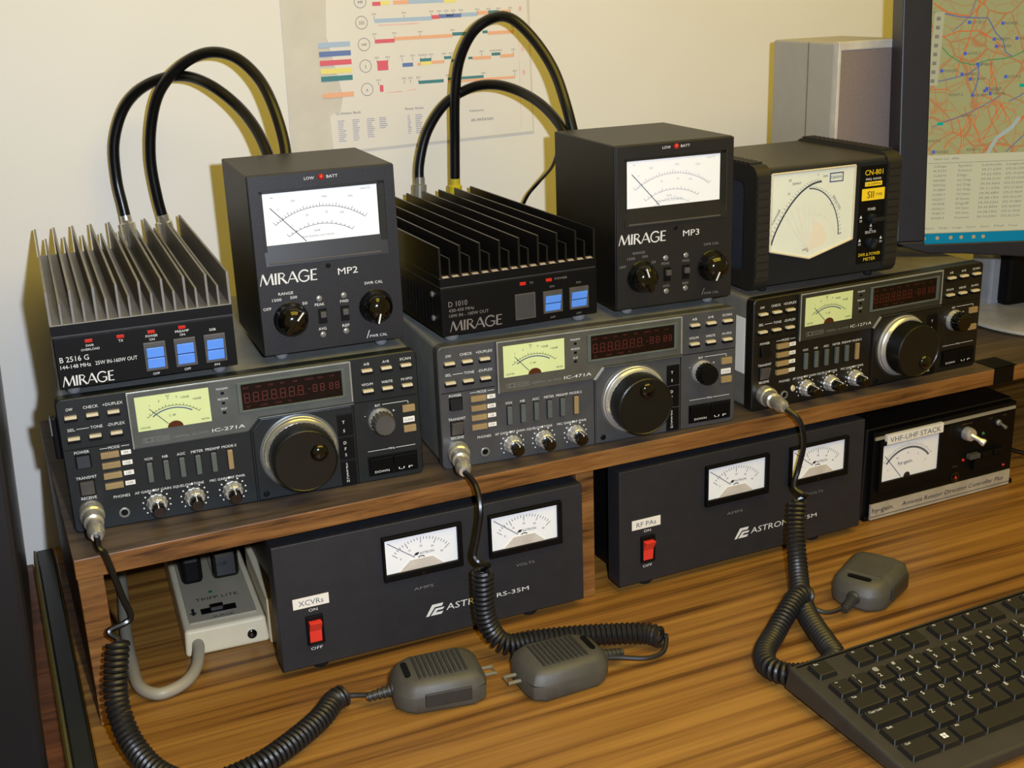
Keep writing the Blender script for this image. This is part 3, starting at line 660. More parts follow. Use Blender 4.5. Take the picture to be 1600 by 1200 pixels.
# ------------------------------------------------------------------ cross needle meter
CN = thing('cross_needle_meter', 'wide black meter with cream crossed-needle dial and yellow print, on the right radio', 'meter', (0.6200, 0.0152, ZT), 0.04)
Wc, Hc, Dc, zc = 164, 117, 148, 4
T = Matrix.Translation((0, 0, zc))
B(T).box(8, Wc-8, 5, Dc-3, 3, Hc-3).build('cabinet', M_cntop, CN, bevel=1.5)
fp = B(T).box(13, Wc-13, 8, 1.5, 4, Hc-6).build('front_panel', M_cn, CN, bevel=1)
for s_ in (0, 1):
    x0, x1 = (0, 15) if s_ == 0 else (Wc-16, Wc)
    b = B(T)
    # D-shaped side cheek: outer ring in the yz plane
    out = rrect(0, Dc, 0, Hc, 11, 4); inn = rrect(20, Dc-18, 16, Hc-16, 7, 4)
    A = [b.V((x0, p[0], p[1])) for p in out]; C = [b.V((x1, p[0], p[1])) for p in out]
    D_ = [b.V((x0, p[0], p[1])) for p in inn]; E_ = [b.V((x1, p[0], p[1])) for p in inn]
    n = len(out)
    for i in range(n):
        j = (i+1) % n
        b.f += [(A[i], A[j], C[j], C[i]), (D_[j], D_[i], E_[i], E_[j]), (A[j], A[i], D_[i], D_[j]), (C[i], C[j], E_[j], E_[i])]
    o = b.build('side_bumper', M_rubber, CN, smooth=True)
    r = B(T)
    for i in range(13):
        z = 14+i*7.4; r.box(x0+.6, x1-.6, -1.1, .4, z, z+5.6)
    for i in range(17):
        yy = 14+i*7.4; r.box(x0+.6, x1-.6, yy, yy+4.6, Hc-.4, Hc+2.0)
    r.build('bumper_ribs', M_rubber, o)
    B(T).box((x0+6 if s_ == 0 else x0), (x1 if s_ == 0 else x1-6), 18, Dc-16, 14, Hc-14).build('side_panel', M_cnside, CN)
W_ = [(16.5, 108.2), (16.5, 41), (13.8, 40), (14.2, 37.6), (59.6, 27), (107.5, 40), (107.5, 108.4)]
wf = B(T).prism([(15.5, 108.6), (15.5, 37.6), (59.6, 26.4), (108, 39.4), (108, 108.8)][::-1], 2, -0.6).build('dial_face', M_cream, CN, 'cream crossed-needle dial')
k = B(T); y = -.8
big = []
for i in range(25):
    t_ = i/24; big.append((16.8+54*(t_**1.25), 43+54.5*math.sin(t_*math.pi/2)**.98))
k.stroke(big, 1.7, y)
sm = []
for i in range(20):
    t_ = i/19; sm.append((57+35.5*math.sin(t_*math.pi/2), 92-47*(1-math.cos(t_*math.pi/2))))
k.stroke(sm, 1.0, y)
for i in range(0, 25, 1):
    p = big[i]; k.stroke([(p[0]-1, p[1]+1), (p[0]-3.2, p[1]+2.6)], .3, y)
for i in range(0, 20, 1):
    p = sm[i]; k.stroke([(p[0]+1, p[1]+.6), (p[0]+3, p[1]+1.8)], .3, y)
for s_, x, z, h, ro in (('FORWARD', 18, 62, 2.2, 1.0), ('REFLECTED', 84, 82, 2.2, -1.0), ('20', 34, 100.5, 2.2, 0), ('200W', 38, 97, 2.2, 0), ('2', 66, 103, 2, 0), ('20W', 72, 101, 2, 0), ('SWR', 52, 33.5, 2.2, .1), ('5', 24, 74, 2, .4), ('10', 34, 88, 2, .4), ('15', 46, 97, 2, .4), ('1', 90, 60, 2, 0), ('3', 82, 74, 2, 0), ('INF', 92, 45, 2, 0)):
    k.text(s_, x, z, h, None, 'l', y=y, rot=ro)
k.build('dial_scale', mat('slate_ink', (70, 76, 92), .6), wf)
k = B(T)
for i in range(9): k.stroke([(58, 32), (30+i*7.2, 80-abs(i-3.4)*2.6)], .5, y)
k.poly([(60, 34), (64, 62), (74, 56), (80, 44), (76, 38)], -.7)
k.stroke(arc(60, 38, 30, 15, 120, 16), .3, y); k.build('dial_tint', M_orange, wf)
k = B(T); k.frame((79.8, 95.4, 95.6, 104.4), (80.8, 94.4, 96.6, 103.4), -.7, -.85); k.build('maker_badge', M_inkblue, wf)
k = B(T); k.text('DIAMOND', 87.6, 98.2, 3, 12.5, 'c', y=-.85) if False else k.text('DAIWA', 87.6, 98.6, 3, 12, 'c', y=-.85); k.build('badge_lettering', M_inkblue, wf)
gl = B(T); gl.f.append(tuple(gl.V((p[0], -2.4, p[1])) for p in [(15.5, 108.6), (108, 108.8), (108, 39.4), (59.6, 26.4), (15.5, 37.6)])); gl.build('dial_glass', M_glass, wf)
rim = B(T); rr = [(15.2, 108.9), (15.2, 37.4), (59.6, 26.0), (108.6, 39.2), (108.6, 109.1), (15.2, 108.9)]
for a, c_ in zip(rr, rr[1:]): rim.tube([(a[0], -1.2, a[1]), (c_[0], -1.2, c_[1])], 1.0, 6)
rim.build('dial_rim', M_creamp, wf)
bp_ = B(T).box(117, 147, 1.8, 1.0, 12.5, 106.6).build('label_panel', M_blackmatte, CN)
k = B(T); y = .8
k.text('CN-801', 132.3, 97.8, 5, 21, 'c', y=y); k.rect(122.3, 142.3, 87.2, 91.4, y); k.rect(119.2, 146, 73.6, 85, y)
k.text('SWR & POWER', 132, 19.6, 3.1, 26, 'c', y=y); k.text('METER', 132.2, 14.9, 3.1, 14, 'c', y=y)
k.build('yellow_lettering', M_yellow, bp_)
k = B(T)
k.text('FREQ. RANGE', 132, 93, 2, 18, 'c', y=y); k.text('POWER', 131.8, 63.8, 2.6, 9, 'c', y=y); k.text('SELECTOR', 131.9, 41.6, 2.4, 13, 'c', y=y)
for x, z in ((119.5, 57), (131.9, 48), (119.5, 34.4), (144.6, 34.8)):
    k.poly([(x-1.5, z), (x+1.5, z), (x, z+3)], y); k.text('20', x, z-3.6, 2.2, None, 'c', y=y)
k.build('white_lettering', M_print, bp_)
k = B(T); k.text('1.8-200MHz', 132.3, 88.2, 2.2, 17, 'c', y=.6); k.text('S', 125.5, 76, 6.5, y=.6); k.text('II', 130, 76, 6.5, y=.6); k.text('TYPE', 135, 77.4, 2.6, 8, y=.6)
k.build('black_lettering', M_ink, bp_)
for x, z, a in ((131.5, 56, R(0)), (131, 32.6, R(55))):
    kb = B(T).knob(x, z, [(-1.5, 5), (3, 4.8), (4, 4.2)], 24).build('selector_knob', M_cn, CN, smooth=True)
    g = T @ Matrix.Translation((x, 0, z)) @ Matrix.Rotation(-a, 4, 'Y')
    B(g).box(-5, 12 if a == 0 else 5, -3.6, -9, -2, 2).build('knob_lever', M_cn, kb, bevel=1)
feet(CN, [(20, 16), (144, 16), (20, 132), (144, 132)], 4, 4, M_footd)
B(T).lathe((30, 128, Hc-3.2), (0, 0, 1), [(0, 3), (2, 3), (3, 2)], 12).build('cover_screw', M_blackmatte, CN)

# ------------------------------------------------------------------ power supplies
def supply(loc, rz, label, tape, model, Hp):
    t = thing('power_supply', label, 'power supply', loc, rz, 'power supplies under the shelf')
    feet(t, [(34, 14), (230, 14), (34, 230), (230, 230)], 8, 7.5, M_footd)
    z = 8; T = Matrix.Translation((0, 0, z))
    B(T).box(13, 267, 3, 275, 0, Hp-2).build('cabinet', M_black, t, bevel=1)
    B(T).box(0, 280, 22, 0, 0, Hp).build('front_panel', M_psu, t, bevel=.8)
    for x0, kind, x1 in ((91.5, 'AMPS', 163), (188, 'VOLTS', 258)):
        xm = (x0+x1)/2
        bz = B(T).frame((x0, x1, 63, 104), (x0+2.2, x1-4.6, 69.4, 101.4), 0, -4.5).build('meter_bezel', M_blackmatte, t, bevel=.6)
        mf = B(T).box(x0+2, x1-4, 0, -2.2, 69, 101.8).build('meter_face', M_white, bz, 'white %s meter card' % kind.lower())
        k = B(T); y = -2.4; c_ = (x0+x1)/2-1.5
        a0, a1 = 40, 140
        for i in range(21):
            a = R(a1+(a0-a1)*i/20); r0, r1 = 31, 33.5
            if i % 5 == 0: r0 = 27.5
            k.stroke([(c_+r0*math.cos(a), 66+r0*math.sin(a)*.96), (c_+r1*math.cos(a), 66+r1*math.sin(a)*.96)], .45, y)
        for i, s_ in enumerate(('0', '10', '20', '30', '40')):
            a = R(a1+(a0-a1)*i/4); k.text(s_, c_+24*math.cos(a), 65+24*math.sin(a), 1.8, None, 'c', y=y)
        k.text('ASTRON', c_+5, 82, 2.2, 13, 'c', y=y); k.poly([(c_-7, 82), (c_-4.8, 84.4), (c_-1.5, 84.4), (c_-3.2, 82)], y)
        k.stroke([(x0+5, 98), (c_-6, 80.5)], .55, y-.15); k.stroke(arc(c_, 76, 4.5, 50, 130, 8), .9, y)
        k.build('meter_scale', M_ink, mf)
        B(T).prism([(c_-20, 69.5), (c_+20, 69.5), (c_+10, 78.5), (c_-10, 78.5)], -2.2, -2.9).build('movement_cover', mat('pale_tan_plastic', (204, 196, 186), .5), mf)
        B(T).box(x0+2.2, x1-4.6, -4.0, -4.2, 69.4, 101.4).build('meter_glass', M_glass, bz)
        B(T).knob(xm-1.5, 65.6, [(4, 2), (5.2, 1.6)], 10).build('zero_screw', M_blackgloss, bz)
        B(T).text(kind, xm-.5, 48, 2.6, 18, 'c', y=-.2).build('meter_caption', M_printg, t)
    k = B(T)
    k.text('ON', 29.4, 51, 2.6, 7.5, 'c'); k.text('OFF', 29.6, 15, 2.6, 10, 'c')
    k.text('ASTRON', 146, 22.2, 6, 44, slant=0.12, y=-.2); k.text(model, 194, 22.8, 4, 31, y=-.2)
    k.poly([(127, 20), (129.8, 20), (135.6, 27.6), (142.2, 27.6), (143.5, 30.4), (133.2, 30.4)], -.2)
    k.poly([(131.4, 20), (141.4, 20), (143.2, 22.4), (136, 22.4), (138, 24.2), (142.8, 24.2), (144.4, 26.2), (136.2, 26.2)], -.2)
    k.build('maker_lettering', M_print, t)
    lb = B(T).box(13, 43.5, 0, -.35, 55.4, 65).build('label_tape', M_label, t, 'white label tape reading ' + tape)
    B(T).text(tape, 28.2, 57.6, 4.8, 21, 'c', y=-.5).build('label_lettering', M_inkgrey, lb)
    sw = B(T).frame((22, 36.8, 21, 47.4), (24, 34.8, 22.6, 43.4), 0, -2.6).build('switch_bezel', M_blackmatte, t, bevel=.4)
    b = B(T); b.quadbox([(24.2, -2, 22.8), (34.6, -2, 22.8), (34.6, 0, 22.8), (24.2, 0, 22.8), (24.2, -3, 33.5), (34.6, -3, 33.5), (34.6, 0, 33.5), (24.2, 0, 33.5)])
    b.quadbox([(24.2, -3, 33.5), (34.6, -3, 33.5), (34.6, 0, 33.5), (24.2, 0, 33.5), (24.2, -8.2, 43), (34.6, -8.2, 43), (34.6, 0, 43), (24.2, 0, 43)])
    b.build('red_rocker', M_red, sw, bevel=.4)
    return t
supply((0.1442, -0.0358, 0), 0.0437, 'charcoal power supply labelled XCVRs, left of the shelf divider', 'XCVRs', 'RS-35M', 114.6)
supply((0.4628, -0.0190, 0), 0.0648, 'charcoal power supply labelled RF PAs, right of the shelf divider', 'RF PAs', 'RS-35M', 116)

# ------------------------------------------------------------------ rotator controller
RC = thing('antenna_rotator_controller', 'low black rotator controller with white direction meter, far right under the shelf', 'controller', (0.7681, 0.0135, 0), 0.0758)
b = B(); Wr = 197
b.quadbox([(-8, 9, 0), (Wr+8, 9, 0), (Wr+8, 200, 0), (-8, 200, 0), (-2, 12, 100), (Wr+2, 12, 100), (Wr+2, 190, 104), (-2, 190, 104)]); b.build('case_shell', M_black, RC, bevel=2)
B().box(-6, Wr+6, 4, 30, 0, 5).build('base_lip', M_blackmatte, RC, bevel=1)
B().box(0, Wr, 14, 3, 3, 98).build('front_panel', M_blackmatte, RC, bevel=1.2)
B().box(1, Wr-3, 3.2, 1.2, 90.4, 93.6).build('silver_stripe', M_greypl, RC)
B().frame((6, 100, 33, 88), (9.6, 86, 42.8, 83.6), 3.2, -1.5).build('meter_bezel', M_blackmatte, RC, bevel=.8)
mf = B().box(9, 86.5, 3.2, 1.2, 42, 84.4).build('direction_meter', M_white, RC, 'white direction meter card')
k = B(); y = 1
k.stroke(arc(45, 40, 36, 38, 142, 20, 35), 2.2, y)
for i in range(33):
    a = R(38+104*i/32); r0, r1 = 38.5, 40.5 if i % 4 else 41.5
    k.stroke([(45+r0*math.cos(a), 40+r0*math.sin(a)*.97), (45+r1*math.cos(a), 40+r1*math.sin(a)*.97)], .4, y)
for s_, a in (('S', 150), ('W', 118), ('N', 90), ('E', 62), ('S', 36)): k.text(s_, 45+30*math.cos(R(a)), 39+29*math.sin(R(a)), 2, None, 'c', y=y)
k.build('meter_scale', M_inkgrey, mf)
k = B(); k.text('hy-gain.', 32.4, 57.6, 3.8, 20, y=y); k.stroke([(14, 71.4), (37, 44)], .6, y-.2); k.disc(45, 43.4, 4.4, y-.3); k.build('meter_lettering', M_ink, mf)
B().box(9.6, 86, -.2, -.4, 42.8, 83.6).build('meter_glass', M_glass, mf)
lt = B().box(13.4, 88.6, 2, -1.9, 84.4, 95).build('label_tape', M_label, RC, 'white label tape reading VHF-UHF STACK')
B().text('VHF-UHF STACK', 51, 86.6, 5.6, 68, 'c', y=-2.1).build('label_lettering', M_inkgrey, lt)
st = B().box(0, Wr-2, 4, 1.6, 1.6, 19).build('maker_strip', mat('grey_strip', (186, 178, 162), .4, .1), RC, 'grey strip with the controller lettering')
k = B(); k.text('hy-gain.', 2, 9.2, 5.4, 29, y=1.4); k.text('Antenna Rotator Direction Controller Plus', 42, 9.2, 4.6, 143, y=1.4, slant=.2); k.rect(0, Wr-2, 4.6, 5.2, 1.4); k.build('strip_lettering', M_ink, st)
kb = B().knob(127, 74, [(-3.5, 7.6), (3, 7.4), (5, 6.4)], 24).build('toggle_bushing', M_chrome, RC, smooth=True)
B().lathe((127, -4, 74), (.5, -.8, -.45), [(0, 2.6), (9, 2.8), (14, 4.4), (16, 3.6)], 16).build('toggle_lever', M_chrome, kb, smooth=True)
kb = B().knob(171.5, 78, [(-3.5, 3.4), (-1, 3.4), (0, 2.4)], 16).build('small_toggle', M_ring, RC, smooth=True)
B().lathe((171.5, 0, 78), (0, -1, -.3), [(0, 1.3), (9, 2.0)], 12).build('toggle_lever', M_ring, kb, smooth=True)
for i in range(3):
    x = 129+i*17
    B().box(x, x+14.5, 3, -4, 44.5, 50).build('rocker_key', M_greybtn if i == 0 else M_blackmatte, RC, bevel=.8)
B().box(138, 186, 3, -1.5, 30, 43).build('key_block', M_blackmatte, RC, bevel=.8)
for x, z in ((125, 43.5), (185, 26)): B().dome(x, z, 1.8, 3, 2).build('indicator_lamp', M_led, RC, smooth=True)
B().dome(151, 69, 2.2, 3, 2).build('green_lamp', M_ledg, RC, smooth=True)
jk = B().knob(114.6, 26, [(-3.5, 6), (-2, 6), (-1.6, 5.2), (-1.6, 4.2), (-2.6, 4)], 24).build('calibrate_knob', M_blackgloss, RC, smooth=True)
B().dome(114.6, 26, 1.6, 1, 1.6).build('knob_dot', M_led, jk, smooth=True)
k = B(); k.text('BRAKE', 127, 84, 2, 14, 'c', y=2.8); k.text('OFF', 160, 84, 2, 6, 'c', y=2.8); k.text('ON', 180, 84, 2, 5, 'c', y=2.8); k.text('CAL', 114, 37.5, 2, 8, 'c', y=2.8); k.build('panel_lettering', mat('faint_print', (110, 84, 64), .6), RC)

# ------------------------------------------------------------------ power strip and neighbour
PS = thing('power_strip', 'cream power strip with two black plugs, left of the XCVRs power supply', 'power strip', (0.072, 0.036, 0), 0.0)
b = B(); b.quadbox([(0, 0, 0), (73, 0, 0), (73, 262, 0), (0, 262, 0), (1.5, 3, 24), (71.5, 3, 24), (71.5, 262, 24), (1.5, 262, 24)])
b.build('housing', M_creamp, PS, bevel=3, seg=3)
tp = B().box(7, 66, 14, 258, 23, 25.2).build('top_panel', M_greypl, PS, bevel=.6)
for x, xw in ((10, 19), (38, 25)):
    pg = B().box(x, x+xw, 88, 150, 25, 52).build('plug', M_blackgloss if x > 20 else M_blackmatte, PS, 'black mains plug', bevel=4)
    B().tube(smooth_path([(x+10, 148, 38), (x+11, 175, 42), (x+10, 210, 40), (x+8, 255, 42)], 6), 4, 8).build('plug_cable', M_cable, pg, smooth=True)
sw = B().box(19, 50, 26, 36, 24.6, 25.6).build('switch_slot', M_blackmatte, PS)
B().box(27, 39, 27.5, 34.5, 25, 30).build('switch_slider', M_blackgloss, sw, bevel=1)
k = B(); k.text('TRIPP LITE', 17, 52, 5.5, 38, flat=True, y=25.4); k.text('SURGE', 28, 12+4, 4, 18, flat=True, y=25.4)
n0 = len(k.v); k.v += [(9, 32, 25.4), (12.5, 26, 25.4), (16, 32, 25.4), (11.3, 32, 25.4), (13.7, 32, 25.4), (13.7, 40, 25.4), (11.3, 40, 25.4)]; k.f += [(n0, n0+1, n0+2), (n0+3, n0+4, n0+5, n0+6)]
k.stroke
k.build('panel_lettering', M_ink, PS)
B().lathe((32, 66, 24.8), (0, 0, 1), [(0, 2), (1.4, 1.6)], 10).build('power_lamp', M_ledg, PS)
br = B().lathe((58, 2.4, 10), (0, -1, .12), [(0, 5.6), (1.5, 5.4), (1.8, 4.6)], 20).build('breaker_ring', M_creamp, PS, smooth=True)
B().lathe((58, 1.2, 10.2), (0, -1, .12), [(0, 4.2), (1.2, 4.2), (2, 3)], 16).build('breaker_button', M_blackgloss, br, smooth=True)
B().tube([Vector(p) for p in smooth_path([(83, 44, 11), (82.5, 30, 10), (78, 8, 7), (68, -10, 6), (54, -20, 6), (41, -20, 6), (30, -3, 6), (27, 30, 6), (26, 100, 6), (29, 180, 6), (30, 260, 10), (32, 300, 30)], 8)], 5.2, 12).build('mains_cable', M_gcable, PS, 'grey-beige cable looping back under the shelf', world=True, smooth=True)
AD = B().box(0, 10, 0, 120, 0, 44).build('power_adapter', M_creamp, None, bevel=2); AD.location = (0.1445, 0.030, 0)
tag(AD, 'slim beige adapter box squeezed between power strip and power supply', 'adapter')
BC = B().tube(smooth_path([(975, 95, 4), (1000, 92, 16), (1030, 80, 8), (1075, 40, 3), (1110, 10, 3)], 8), 2.5, 8).build('thin_cable', M_cable, smooth=True)
tag(BC, 'thin black cable on the desk behind the rotator controller', 'cable')

# ------------------------------------------------------------------ coaxial cables
def coax(pts, r, label, mc, lo):
    t = thing('coaxial_cable', label, 'cable', Vector(pts[0])*.001, 0, 'coax loops behind the equipment')
    P = smooth_path(pts, 10)
    B().tube(P, r, 14).build('jacket', M_cable, t, world=True, smooth=True)
    a = Vector(pts[0]); d = (Vector(pts[1])-a).normalized()
    B().lathe(a-d*24, d, [(0, 6), (10, 6), (10.5, 7.4), (26, 7.4), (27, 5.6), (34, 5.4)], 16).build('connector', mc, t, lo, world=True, smooth=True)
    return t
coax([(86, 305, 334), (84, 308, 354), (82, 312, 379), (84, 310, 413), (95, 305, 443), (111, 295, 462), (132, 280, 473), (154, 265, 475), (173, 240, 467), (192, 220, 449), (203, 195, 429), (208, 170, 406), (208, 150, 385), (208, 142, 350)], 5.2,
     'lower outer black coax loop from the grey-finned amplifier to the MP2 meter', M_silver, 'silver plug')
coax([(121, 300, 333), (117, 298, 359), (115, 295, 397), (120, 288, 434), (131, 276, 464), (152, 262, 486), (174, 247, 496), (195, 230, 492), (211, 212, 475), (219, 192, 452), (223, 172, 420), (221, 155, 390), (221, 142, 350)], 5.2,
     'taller black coax loop from the grey-finned amplifier to the MP2 meter', M_silver, 'silver plug')
coax([(388, 310, 344), (390, 312, 368), (400, 310, 401), (418, 300, 429), (442, 285, 445), (463, 265, 448), (481, 240, 441), (493, 210, 428), (500, 180, 408), (504, 162, 384), (504, 150, 350)], 5.2,
     'lower black coax loop between the all-black amplifier and the MP3 meter', mat('clear_grey_collar', (150, 148, 138), .3), 'greyish collar')
coax([(425, 302, 341), (426, 298, 391), (426, 290, 437), (430, 282, 473), (441, 268, 501), (458, 255, 514), (472, 238, 513), (488, 220, 493), (500, 200, 464), (504, 180, 431), (508, 166, 392), (510, 150, 350)], 5.4,
     'tallest black coax loop crossing the wall chart behind the MP3 meter', mat('yellow_tape', (196, 178, 30), .5), 'yellow tape collar')
tc_ = B().tube(smooth_path([(500, 312, 300), (507, 300, 324), (516, 290, 339), (516, 250, 361), (505, 200, 387), (500, 150, 392)], 8), 1.9, 8).build('thin_cable', M_cable, smooth=True)
tag(tc_, 'thin black wire rising behind the left side of the MP3 meter', 'cable')

# ------------------------------------------------------------------ microphones with coiled cords
def coil_points(path, rad, pitch, per=12):
    P = [Vector(p) for p in path]; out = []
    t = (P[1]-P[0]).normalized(); h = Vector((1, 0, 0)) if abs(t.x) < .9 else Vector((0, 1, 0))
    u = (h-t*h.dot(t)).normalized(); ph = 0
    acc = 0; step = pitch/per
    for i in range(len(P)-1):
        seg = P[i+1]-P[i]; L = seg.length
        if L == 0: continue
        t = seg/L; u = (u-t*u.dot(t)).normalized(); v = t.cross(u)
        d = acc
        while d < L:
            out.append(P[i]+t*d+(u*math.cos(ph)+v*math.sin(ph))*rad)
            ph += 2*math.pi/per; d += step
        acc = d-L
    return out
def microphone(loc, rz, label, ribs, slot_end, lead, coil, tail, plug, pdir, hook=None):
    t = thing('hand_microphone', label, 'microphone', loc, rz, 'hand microphones on the desk')
    L, W, Hh = 78, 56, 27
    # shell outline, cord leaves at x<0
    O = [(2, -13), (9, -22), (16, -26), (66, -28), (75, -23), (78, -12), (78, 12), (75, 23), (66, 28), (16, 26), (9, 22), (2, 13)]
    b = B()
    levels = [(0, .90), (3, .99), (15, 1.0), (16, .985), (22, .93), (26, .80), (27.4, .66)]
    rings = []
    for z, s_ in levels: rings.append([b.V((40+(p[0]-40)*s_, p[1]*s_, z)) for p in O])
    n = len(O)
    for A, C in zip(rings, rings[1:]):
        for i in range(n):
            j = (i+1) % n; b.f.append((A[i], A[j], C[j], C[i]))
    b.f.append(tuple(reversed(rings[0]))); b.f.append(tuple(rings[-1]))
    b.build('shell', M_mic, t, smooth=True, bevel=1.0)
    if ribs:
        for i in range(10):
            x = 22+i*4.2
            B().box(x, x+2.4, -17, 17, 26.8, 28.6).build('grille_rib', M_micd, t, bevel=.5)
    else:
        B().slab([(20, -17), (60, -17), (60, 17), (20, 17)], 27, 28.4, .04).build('back_plate', M_mic, t, bevel=.6)
    B().slab(rrect(12, 17, -11, 11, 2.4), 26.6, 28).build('sound_slot', M_blackmatte, t)
    B().box(24, 62, -28.6, -26.5, 7, 19).build('talk_bar', M_micd, t, bevel=1)
    b = B()
    prof = [(0, 7), (3, 6.6)]
    for i in range(5): prof += [(4+i*4, 5.2-i*.35), (6+i*4, 5.2-i*.35), (6.4+i*4, 4.0-i*.3), (7.6+i*4, 4.0-i*.3)]
    b.lathe((5, 0, 12), (-1, 0, -.12), prof, 14); b.build('strain_relief', M_micd, t, smooth=True)
    if hook:
        hb = B(); hx, hz = hook
        hb.tube([(77, -5, 12), (88, -5, 12), (88, 5, 12), (77, 5, 12)], 1.6, 6); hb.build('hanging_clip', mat('clear_clip', (150, 144, 120), .2), t, smooth=True)
    B().tube(smooth_path(lead, 8), 2.1, 8).build('cord_lead', M_cord, t, world=True, smooth=True)
    B().tube(coil_points(smooth_path(coil, 10), 7.4, 4.5), 2.15, 6).build('coiled_cord', M_cord, t, world=True, smooth=True)
    B().tube(smooth_path(tail, 8), 2.6, 8).build('cord_tail', M_cable, t, world=True, smooth=True)
    pg = B().lathe(plug, pdir, [(0, 9.4), (9, 9.6), (10, 9.2), (11, 8), (20, 7.6), (21, 6), (30, 5.8), (31, 6.8), (36, 6.6), (41, 4.4)], 24)
    pg.build('mic_plug', M_silver, t, 'silver screw-on plug in the radio', world=True, smooth=True)
    return t
# (all cord points are in world millimetres)
m1 = microphone((0.2165, -0.103, 0), -0.07, 'left grey hand microphone with ribbed top, its cord running off the bottom edge', True, 0,
    [(219, -102, 11), (205, -99, 9), (190, -94, 9), (183, -93, 10)],
    [(183, -93, 11), (172, -99, 11), (156, -119, 11), (127, -143, 11), (98, -160, 11), (62, -166, 11), (34, -142, 13), (18, -112, 24), (12, -92, 45), (14, -82, 66), (19, -72, 88)],
    [(19, -70, 90), (14, -68, 96), (26, -64, 98), (31, -63, 102), (27, -60, 118), (20, -54, 150), (16, -52, 157), (15.6, -40, 161)],
    (14.2, 1, 166.4), (0.04, -1, -.12), (1, 1))
m2 = microphone((0.3960, -0.1250, 0), math.pi+0.045, 'middle grey hand microphone with its cord coiling behind it to the centre radio', True, 0,
    [(392, -126, 11), (410, -131, 9), (430, -139, 8), (446, -137, 9), (455, -126, 14)],
    [(453, -121, 12), (444, -109, 12), (418, -98, 12), (387, -88, 12), (352, -80, 12), (328, -78, 13), (317, -72, 24), (312, -70, 42), (311, -71, 62), (311, -72, 84)],
    [(311, -72, 86), (314, -79, 92), (306, -80, 96), (303, -76, 102), (307, -75, 118), (311, -74, 140), (312, -62, 156), (309, -44, 162)],
    (316.6, -4, 166), (-0.2, -1, -.08), (1, 1))
m3 = microphone((0.639, -0.132, 0), 0.56, 'right grey hand microphone turned away, beside the top edge of the keyboard', False, 0,
    [(641, -131, 11), (622, -138, 9), (608, -136, 8), (598, -128, 12)],
    [(598, -124, 20), (586, -126, 24), (565, -140, 20), (540, -158, 12), (520, -176, 11), (512, -196, 11), (521, -213, 11), (545, -217, 11), (568, -206, 11), (576, -182, 11), (582, -158, 11), (590, -132, 12), (603, -104, 14), (618, -76, 26), (628, -56, 48), (636, -46, 74)],
    [(636, -46, 76), (643, -50, 80), (636, -54, 84), (631, -46, 90), (638, -42, 106), (640, -46, 132), (634, -46, 155), (625.5, -36, 165)],
    (629, 6, 165.5), (-0.1, -1, 0))

# ------------------------------------------------------------------ keyboard
KB = thing('keyboard', 'black computer keyboard with white legends at the lower right', 'keyboard', (0.511, -0.222, 0), 0.090)
b = B()
KL, KD = 452, 150
b.quadbox([(-2, 0, 7), (KL, 0, 7), (KL, -KD, 3), (-2, -KD, 3), (0, -2, 27), (KL-2, -2, 27), (KL-2, -KD+2, 11), (0, -KD+2, 11)])
b.build('body', M_kb, KB, bevel=2.2, seg=3)
def ktop(y): return 27-16*(-y-2)/(KD-4)
B().box(5, KL-8, -7, -5.8, 26.4, 27.3).build('body_seam', M_blackmatte, KB)
for x, y0 in ((8, -12), (KL-30, -12)): B().box(x, x+20, y0-10, y0, 0, 8).build('rubber_foot', M_footd, KB)
for x, y0 in ((8, -KD+14), (KL-30, -KD+14)): B().box(x, x+20, y0-10, y0, 0, 5).build('rubber_foot', M_footd, KB)
tilt = math.atan(16/(KD-4))
meshes = {}
def key(x, y, wd, leg, dp=17.6):
    kk = (round(wd, 1), round(dp, 1))
    if kk not in meshes:
        q = B(); a = 1.5
        q.quadbox([(0, 0, 0), (wd, 0, 0), (wd, dp, 0), (0, dp, 0), (a, 2.0, 4.6), (wd-a, 2.0, 4.6), (wd-a, dp-1.2, 4.9), (a, dp-1.2, 4.9)])
        o = q.build('key', M_key, KB, bevel=.5, seg=1); meshes[kk] = o
    else:
        o = meshes[kk].copy(); col.objects.link(o); o.parent = KB
    o.location = (x*.001, (y-dp)*.001, (ktop(y-dp)-.6)*.001); o.rotation_euler = (tilt, 0, 0)
    if leg:
        lines = leg.split('|')
        for i, s_ in enumerate(lines):
            h = 3.7 if len(s_) == 1 else 2.1
            yy = y-dp+ (dp-5.4 if i == 0 else 5)
            LEG.text(s_, x+4.2, yy, h, None, flat=True, y=0)
LEG = B()
P_ = 19.05
